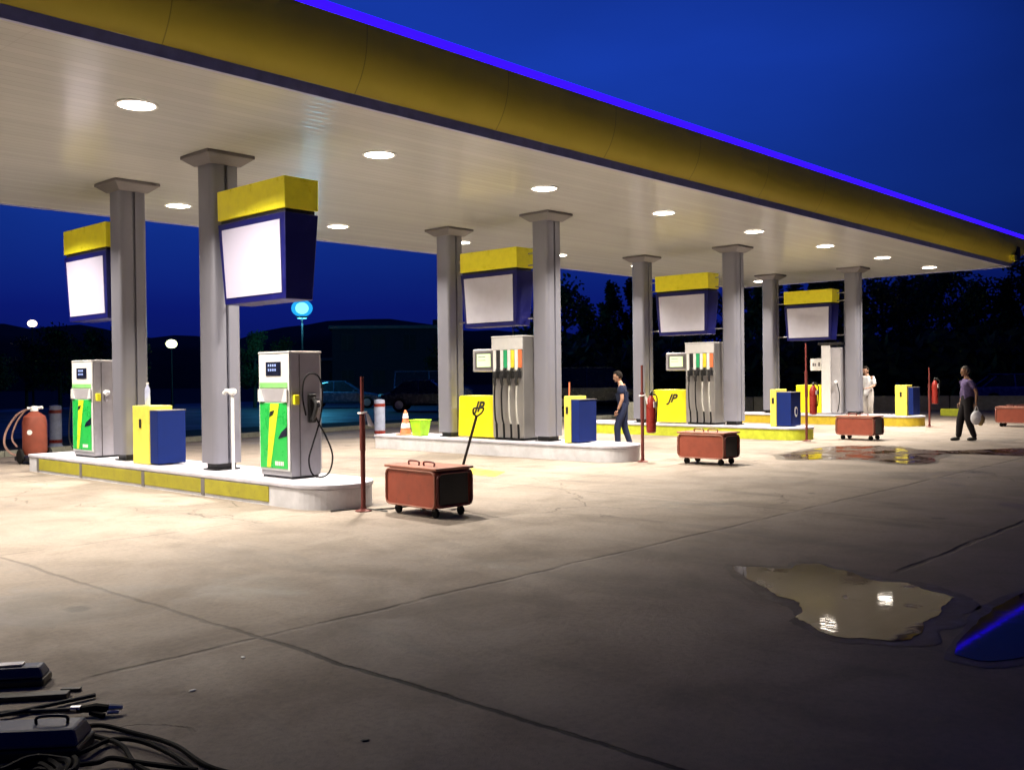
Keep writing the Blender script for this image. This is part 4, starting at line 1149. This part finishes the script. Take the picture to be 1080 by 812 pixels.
def person(x, y, z, rz, height, label, J, skin, shirt, trousers, hairm, shoe, belly=0., long_shirt=0.):
    """J: joint positions in metres for a 1.75 m figure facing +x, z up"""
    t = thing('person', label, 'person', (x, y, z), rz)
    s = height/1.75; t.scale = (s, s, s)
    V = Vector
    pel, spi, che, nek = V(J['pelvis']), V(J['spine']), V(J['chest']), V(J['neck'])
    hd = V(J['head'])
    verts = [pel, spi, che, nek, nek.lerp(hd, .45)]; rad = [(.09, .125), (.085+belly*.4, .115+belly*.1), (.09, .13), .062, .055]
    edges = [(0, 1), (1, 2), (2, 3), (3, 4)]
    def add(par, p, r):
        verts.append(V(p)); rad.append(r); edges.append((par, len(verts)-1)); return len(verts)-1
    feet = {}
    for sd in ('l', 'r'):
        a = add(0, J['hip_'+sd], .085); b = add(a, J['knee_'+sd], .055); c = add(b, J['ankle_'+sd], .038)
        sh = add(2, J['sho_'+sd], .05); e = add(sh, J['elb_'+sd], .042); w = add(e, J['wri_'+sd], .027)
    base = skin_mesh(verts, edges, rad)
    parts = [base]
    # head with brow, nose, chin, ears
    fw = V((math.cos(J.get('turn', 0)), math.sin(J.get('turn', 0)), 0)); sdv = V((-fw.y, fw.x, 0))
    m = MB(); m.ell((0, 0, 0), (.098, .078, .118), 20, 14)
    for v in m.bm.verts:
        c = v.co
        if c.z < -.02: c.x = c.x*(1-.12*min(1, (-c.z-.02)/.09)); c.y *= (1-.22*min(1, (-c.z-.02)/.09))
        if c.x < 0 and c.z < -.03: c.x *= .8
    m.ell((.096, 0, -.018), (.018, .014, .028), 8, 6)
    m.ell((.075, 0, -.088), (.022, .026, .020), 8, 6)
    for q in (-1, 1): m.ell((-.005, q*.079, -.012), (.018, .009, .030), 8, 6)
    m.ell((.088, 0, -.056), (.010, .024, .007), 8, 5)
    hm = m.mesh('h')
    rot = Matrix.Rotation(J.get('turn', 0), 4, 'Z') @ Matrix.Rotation(J.get('nod', 0), 4, 'Y')
    hm.transform(Matrix.Translation(hd) @ rot)
    parts.append(hm)
    for sd, q in (('l', 1), ('r', -1)):
        w = V(J['wri_'+sd]); e = V(J['elb_'+sd]); d = (w-e).normalized()
        parts += hand(w, d, q, J.get('palm_'+sd, (1, 0, 0)))
    body = join_meshes('body', parts, skin, t)
    # eyes
    for q in (-1, 1):
        m = MB(); m.ell((0, 0, 0), (.009, .012, .008), 8, 6); me = m.mesh('eye')
        me.transform(Matrix.Translation(hd) @ rot @ Matrix.Translation((.087, q*.031, .008)))
        join_meshes('eye', [me], M['black'], body)
    # hair
    m = MB(); m.ell((-.012, 0, .022), (.102, .086, .108), 18, 12)
    me = m.mesh('hair')
    bm = bmesh.new(); bm.from_mesh(me)
    bmesh.ops.delete(bm, geom=[v for v in bm.verts if (v.co.x > .02 and v.co.z < .075) or v.co.z < -.06], context='VERTS')
    bm.to_mesh(me); bm.free(); me.transform(Matrix.Translation(hd) @ rot)
    h = join_meshes('hair', [me], hairm, t); so = h.modifiers.new('Solid', 'SOLIDIFY'); so.thickness = .008
    # shirt
    verts = [spi, pel+V((0, 0, -.07-long_shirt)), che, nek-V((0, 0, .03))]; rad = [(.135+belly*.75, .165+belly*.4), (.135+belly*.45, .168+belly*.2), (.14, .19), .085]; edges = [(0, 1), (0, 2), (2, 3)]
    if belly:
        verts.append(spi+V((belly*.75, 0, -.02))); rad.append(.12); edges.append((0, len(verts)-1))
    for sd in ('l', 'r'):
        a = add(2, J['sho_'+sd], .078)
        sl = J.get('sleeve', .75)
        add(a, V(J['sho_'+sd]).lerp(V(J['elb_'+sd]), sl), .062)
    join_meshes('shirt', [skin_mesh(verts, edges, rad)], shirt, t)
    verts = [pel-V((0, 0, .0)), pel+V((0, 0, .20))]; rad = [(.135, .168), (.122+belly*.5, .152+belly*.1)]; edges = [(0, 1)]
    for sd in ('l', 'r'):
        a = add(0, J['hip_'+sd], .108+belly*.15); b = add(a, J['knee_'+sd], .082+belly*.1); c = add(b, V(J['ankle_'+sd])+V((0, 0, -.03)), .062)
    join_meshes('trousers', [skin_mesh(verts, edges, rad)], trousers, t)
    for sd in ('l', 'r'):
        a = V(J['ankle_'+sd]); dr = V(J.get('toe_'+sd, (1, 0, 0))).normalized()
        me = skin_mesh([a+V((0, 0, -.03))-dr*.05, a-V((0, 0, .045))+dr*.05, V((a.x, a.y, max(a.z-.055, .035)))+dr*.19], [(0, 1), (1, 2)], [(.060, .055), (.056, .050), (.045, .036)], 1)
        join_meshes('shoe', [me], shoe, t)
    return t

SK = pm('skin', (.40, .22, .15), .55, var=.05)
SKD = pm('tanned_skin', (.28, .15, .09), .55, var=.05)
HAIR = pm('short_dark_hair', (.012, .009, .008), .8)
HAIRG = pm('short_greying_hair', (.16, .14, .12), .7)
SHOE = pm('dark_shoe', (.02, .018, .016), .5)
base = dict(pelvis=(0, 0, .93), spine=(0, 0, 1.12), chest=(0, 0, 1.32), neck=(.01, 0, 1.49), head=(.035, 0, 1.635),
            hip_l=(0, .095, .88), hip_r=(0, -.095, .88), knee_l=(.04, .10, .49), knee_r=(.03, -.10, .49), ankle_l=(-.02, .10, .09), ankle_r=(0, -.10, .09),
            sho_l=(0, .18, 1.41), sho_r=(0, -.18, 1.41), elb_l=(-.03, .23, 1.13), elb_r=(-.03, -.23, 1.13), wri_l=(.06, .24, .90), wri_r=(.06, -.24, .90))
# man walking in navy shirt, seen from behind his left shoulder, heading left and away
J = dict(base); J.update(chest=(.03, 0, 1.32), neck=(.06, 0, 1.48), head=(.11, 0, 1.62), nod=.30,
         knee_l=(.12, .11, .50), ankle_l=(.10, .12, .10), knee_r=(-.01, -.11, .50), ankle_r=(-.15, -.12, .11), sho_l=(.02, .20, 1.41), sho_r=(.02, -.20, 1.41),
         elb_l=(-.02, .24, 1.13), wri_l=(.08, .23, .89), elb_r=(-.03, -.23, 1.13), wri_r=(.08, -.24, .90), sleeve=.7)
person(17.0, 12.45, 0, R(118), 1.70, 'man in navy t-shirt and dark jeans walking behind the white island', J, SK,
       pm('navy_shirt', (.012, .018, .05), .8, bump=.5, bscale=7), pm('dark_jeans', (.018, .024, .058), .85, bump=.5, bscale=9), HAIR, SHOE)
# man in white, behind the farthest column, bending a little forward
J = dict(base); J.update(spine=(.03, 0, 1.12), chest=(.06, 0, 1.31), neck=(.07, 0, 1.48), head=(.12, 0, 1.62), nod=.3, elb_l=(.02, .25, 1.14), wri_l=(.24, .20, 1.08), elb_r=(.0, -.25, 1.14), wri_r=(.20, -.2, 1.05), sleeve=.95)
person(30.55, 12.72, 0, R(160), 1.80, 'man in white shirt and pale trousers half hidden by the farthest front column', J, SK,
       pm('white_shirt', (.60, .60, .62), .8, bump=.5, bscale=7), pm('pale_trousers', (.42, .39, .38), .85), HAIR, SHOE, long_shirt=.06)
# big man carrying a bag, facing left
J = dict(base); J.update(pelvis=(-.01, 0, .93), spine=(.0, 0, 1.12), chest=(-.02, 0, 1.32), neck=(.0, 0, 1.49), head=(.04, 0, 1.625), nod=.12,
         knee_l=(.02, .11, .49), ankle_l=(-.13, .11, .10), knee_r=(.12, -.10, .49), ankle_r=(.17, -.10, .09),
         elb_l=(-.12, .24, 1.15), wri_l=(-.10, .25, .90), elb_r=(-.02, -.24, 1.13), wri_r=(.06, -.24, .90), sleeve=.8)
MAN = person(23.54, 7.50, 0, R(130), 1.72, 'heavy man in purple grey shirt and black trousers carrying a pale bag', J, SKD,
       pm('purple_grey_shirt', (.12, .09, .20), .8, scale=14, var=.25, bump=.5, bscale=7), pm('black_trousers', (.014, .012, .014), .85), HAIRG, SHOE, belly=.10)
# his bag hangs from the hand nearer the camera
# world place of the hand: local (-.10,.25,.80)*s rotated 130 deg
c, s_ = math.cos(R(130)), math.sin(R(130))
hx, hy, hz = -.10*.983, .27*.983, .80*.983
bx, by = 23.54 + hx*c-hy*s_, 7.50 + hx*s_+hy*c
t = thing('carrier_bag', 'crumpled white and tan bag in the heavy man\'s hand', 'bag', (bx, by, hz), R(130)); t.scale = (.8, .8, .95)
m = MB(); m.ell((0, 0, -.26), (.17, .10, .17), 20, 14)
for v in m.bm.verts: v.co += Vector((1, .6, .8))*.035*noise.noise(v.co*9)
m.build('bag_body', pm('white_bag', (.62, .62, .66), .6), t, smooth=True)
m = MB(); m.ell((-.10, 0, -.30), (.13, .085, .14), 16, 12)
for v in m.bm.verts: v.co += Vector((1, .6, .8))*.03*noise.noise(v.co*11)
m.build('tan_parcel', pm('tan_parcel', (.36, .26, .12), .7), t, smooth=True)
m = MB(); m.tube(smooth_path([(-.06, 0, -.12), (-.02, 0, .0), (.02, .0, .0), (.06, 0, -.12)], 5), .012, 6); m.build('handle', M['white'], t, smooth=True)

# ------------------------------------------------------------------ foreground tools at lower left
def wedge_case(name, label, x, y, rz, L, W, H, mat, dark):
    t = thing(name, label, 'tool case', (x, y, 0), rz)
    m = MB(); m.box((-L/2, -W/2, .0), (L/2, W/2, H*.42)); m.build('lower_shell', dark, t, bevel=.012)
    m = MB(); m.frustum(H*.43, L/2-.004, W/2-.004, H, L/2-.03, W/2-.03); m.build('upper_shell', mat, t, bevel=.015)
    return t
t = wedge_case('tool_case', 'small blue tool case with pale latch, upper one at the lower left corner', 2.00, 5.44, R(-38), .30, .16, .10, M['bluetool'], M['darkmetal'])
m = MB(); m.box((-.10, -.03, .101), (.03, .03, .112)); m.build('latch', M['chrome'], t, bevel=.004)
t = thing('angle_grinder', 'dark blue power tool lying at the left edge beside the small blue case', 'power tool', (1.80, 5.66, 0), R(-40))
m = MB(); m.tube([(-.18, 0, .05), (-.05, 0, .055), (.10, 0, .05)], [.035, .045, .04], 12); m.build('motor_body', M['bluetool'], t, smooth=True)
m = MB(); m.tube([(.10, 0, .05), (.16, 0, .05)], [.04, .03], 12); m.build('gear_head', M['chrome'], t, smooth=True)
m = MB(); m.lathe([(.06, .012), (.062, .016), (.02, .02)], c=(.15, 0, 0), seg=20); m.build('disc', M['darkmetal'], t)
t = thing('steel_bar', 'dark flat steel bar lying on the ground below the small blue case', 'steel bar', (1.85, 5.20, 0), R(-38))
m = MB(); m.box((-.45, -.035, 0), (.30, .035, .028)); m.build('bar', M['darkmetal'], t, bevel=.005)
t = thing('wood_offcut', 'short dark offcut lying right of the steel bar', 'offcut', (2.135, 5.10, 0), R(-45))
m = MB(); m.box((-.05, -.016, 0), (.05, .016, .018)); m.build('block', M['black'], t, bevel=.004)
t = thing('iron_rod', 'long thin iron rod pointing right, upper of two at lower left', 'iron rod', (0, 0, 0))
m = MB(); m.tube([(1.45, 5.03, .012), (1.80, 4.92, .02), (2.17, 4.90, .014)], .011, 8); m.build('rod', M['darkmetal'], t, smooth=True)
t = thing('iron_rod', 'long thin iron rod lying flat, lower of two at lower left', 'iron rod', (0, 0, 0))
m = MB(); m.tube([(1.4, 5.14, .012), (1.78, 4.98, .012), (2.03, 4.75, .012)], .011, 8); m.build('rod', M['darkmetal'], t, smooth=True)
t = thing('welding_clamp', 'black welding clamp with shiny jaws at the end of the cables', 'clamp', (2.06, 4.64, 0), R(-42))
m = MB(); m.tube([(-.09, 0, .03), (.0, .0, .035), (.07, .0, .03)], [.014, .024, .016], 8); m.tube([(-.02, -.02, .02), (.05, -.05, .012)], .014, 8); m.build('clamp_body', M['rubber'], t, smooth=True)
m = MB(); m.tube([(.06, 0, .035), (.12, .01, .03)], [.02, .012], 8); m.tube([(.06, -.03, .02), (.11, -.02, .02)], .01, 8); m.build('jaw', M['chrome'], t, smooth=True)
m = MB(); m.tube([(-.12, .01, .035), (-.07, 0, .035)], [.012, .016], 8); m.build('ferrule', M['chrome'], t, smooth=True)
t = wedge_case('tool_case', 'larger dark blue tool case with wire handle, nearest the lower left corner', 1.64, 4.40, R(-42), .52, .22, .125, M['bluetool'], M['darkmetal'])
m = MB(); m.tube(smooth_path([(.05, 0, .123), (.06, 0, .155), (.17, 0, .155), (.18, 0, .123)], 5), .007, 6); m.build('handle', M['darkmetal'], t, smooth=True)
t = thing('cable_coil', 'black cable coil at the very bottom left corner', 'cable coil', (1.45, 3.93, 0))
m = MB()
pts = []
for q in range(0, 260):
    a = q*.17; rr = .17+.035*math.sin(q*.37); pts.append((rr*math.cos(a), rr*math.sin(a), .02+.07*(q/260)+.006*math.sin(q)))
m.tube(pts, .014, 6); m.build('coil', M['rubber'], t, smooth=True)
for k, (pts, lab) in enumerate((([(1.86, 4.50), (1.98, 4.44), (2.05, 4.25), (2.09, 3.95), (2.08, 3.60), (2.2, 3.2)], 'black cable running right from the larger blue case, uppermost of the tangle'),
                               ([(1.85, 4.46), (1.92, 4.30), (1.93, 4.10), (1.88, 3.85), (1.9, 3.5)], 'black cable curving steeply down from the larger blue case'),
                               ([(1.66, 4.15), (1.80, 4.16), (1.93, 4.22), (2.0, 4.10), (2.03, 3.85), (1.98, 3.5)], 'black cable looping out of the coil and crossing the others'),
                               ([(1.70, 4.02), (1.78, 4.0), (1.83, 3.98), (1.9, 3.85), (2.0, 3.6)], 'short black cable nearest the bottom edge'))):
    m = MB(); m.tube(smooth_path([Vector((a, b, .012+.008*((k+j) % 2)+.004*k)) for j, (a, b) in enumerate(pts)], 7), .011, 8)
    o = m.build('cable', M['rubber'], smooth=True); tag(o, lab, 'cable', 'black cables at lower left')
# small litter on the concrete
rnd = random.Random(5)
for k, (x, y, lab) in enumerate(((2.55, 4.62, 'tiny pale scrap of paper on the concrete right of the clamp'), (3.05, 4.95, 'flat pale paper scrap near the slab joint'), (2.7, 3.4, 'tiny dark pebble near the bottom edge'))):
    m = MB(); m.lathe([(.010, 0), (.016, .004), (.010, .007)], seg=7, mat=Matrix.Diagonal((1.4, .8, 1)))
    o = m.build('litter', M['white'] if k < 2 else M['black']); o.location = (x, y, 0); o.rotation_euler = (0, 0, k*1.3); tag(o, lab, 'litter')

# ------------------------------------------------------------------ world, camera
w = bpy.data.worlds.new('World'); scn.world = w; w.use_nodes = True
nt = w.node_tree; nt.nodes.clear()
out = nt.nodes.new('ShaderNodeOutputWorld'); bg = nt.nodes.new('ShaderNodeBackground')
tc = nt.nodes.new('ShaderNodeTexCoord')
sep = nt.nodes.new('ShaderNodeSeparateXYZ'); nt.links.new(tc.outputs['Generated'], sep.inputs[0])
rmp = nt.nodes.new('ShaderNodeValToRGB'); nt.links.new(sep.outputs[2], rmp.inputs[0])
cr = rmp.color_ramp
stops = [(0.0, (.0025, .006, .085)), (.07, (.003, .009, .15)), (.16, (.006, .032, .27)), (.30, (.009, .050, .45)), (.45, (.008, .04, .36)), (1.0, (.004, .012, .10))]
cr.elements[0].position = stops[0][0]; cr.elements[0].color = (*stops[0][1], 1)
cr.elements[1].position = stops[-1][0]; cr.elements[1].color = (*stops[-1][1], 1)
for p, c in stops[1:-1]:
    e = cr.elements.new(p); e.color = (*c, 1)
dot = nt.nodes.new('ShaderNodeVectorMath'); dot.operation = 'DOT_PRODUCT'
nt.links.new(tc.outputs['Generated'], dot.inputs[0]); dot.inputs[1].default_value = (math.cos(R(50)), math.sin(R(50)), 0)
mr = nt.nodes.new('ShaderNodeMapRange'); nt.links.new(dot.outputs['Value'], mr.inputs[0])
mr.inputs[1].default_value = .72; mr.inputs[2].default_value = .95; mr.inputs[3].default_value = .16; mr.inputs[4].default_value = 1.0
nz = nt.nodes.new('ShaderNodeTexNoise'); nz.inputs['Scale'].default_value = 2.2; nz.inputs['Detail'].default_value = 5
mpn = nt.nodes.new('ShaderNodeMapping'); mpn.inputs['Scale'].default_value = (1, 1, 3); nt.links.new(tc.outputs['Generated'], mpn.inputs[0]); nt.links.new(mpn.outputs[0], nz.inputs['Vector'])
mr2 = nt.nodes.new('ShaderNodeMapRange'); nt.links.new(nz.outputs[0], mr2.inputs[0]); mr2.inputs[1].default_value = .3; mr2.inputs[2].default_value = .7; mr2.inputs[3].default_value = .85; mr2.inputs[4].default_value = 1.12
mu = nt.nodes.new('ShaderNodeMath'); mu.operation = 'MULTIPLY'; nt.links.new(mr.outputs[0], mu.inputs[0]); nt.links.new(mr2.outputs[0], mu.inputs[1])
nt.links.new(rmp.outputs[0], bg.inputs['Color']); nt.links.new(mu.outputs[0], bg.inputs['Strength'])
nt.links.new(bg.outputs[0], out.inputs[0])

cam = bpy.data.cameras.new('camera'); co = bpy.data.objects.new('camera', cam); COL.objects.link(co)
cam.sensor_width = 36; cam.lens = 34.2476; cam.clip_end = 2000; cam.clip_start = .05
yw, pt, rl = R(42.7098), R(.4957), R(-.6628)
fwd = Vector((math.cos(yw)*math.cos(pt), math.sin(yw)*math.cos(pt), -math.sin(pt)))
rt = Vector((math.sin(yw), -math.cos(yw), 0)); up = rt.cross(fwd)
r2 = rt*math.cos(rl)+up*math.sin(rl); u2 = up*math.cos(rl)-rt*math.sin(rl)
mt = Matrix((r2, u2, -fwd)).transposed().to_4x4(); mt.translation = (0, 0, 1.6)
co.matrix_world = mt
scn.camera = co
scn.view_settings.view_transform = 'Standard'; scn.view_settings.look = 'None'; scn.view_settings.exposure = 0; scn.view_settings.gamma = 1
scn.view_settings.use_curve_mapping = False
scn.render.engine = 'CYCLES'
try:
    scn.cycles.max_bounces = 6; scn.cycles.diffuse_bounces = 3; scn.cycles.sample_clamp_indirect = 8
except Exception: pass
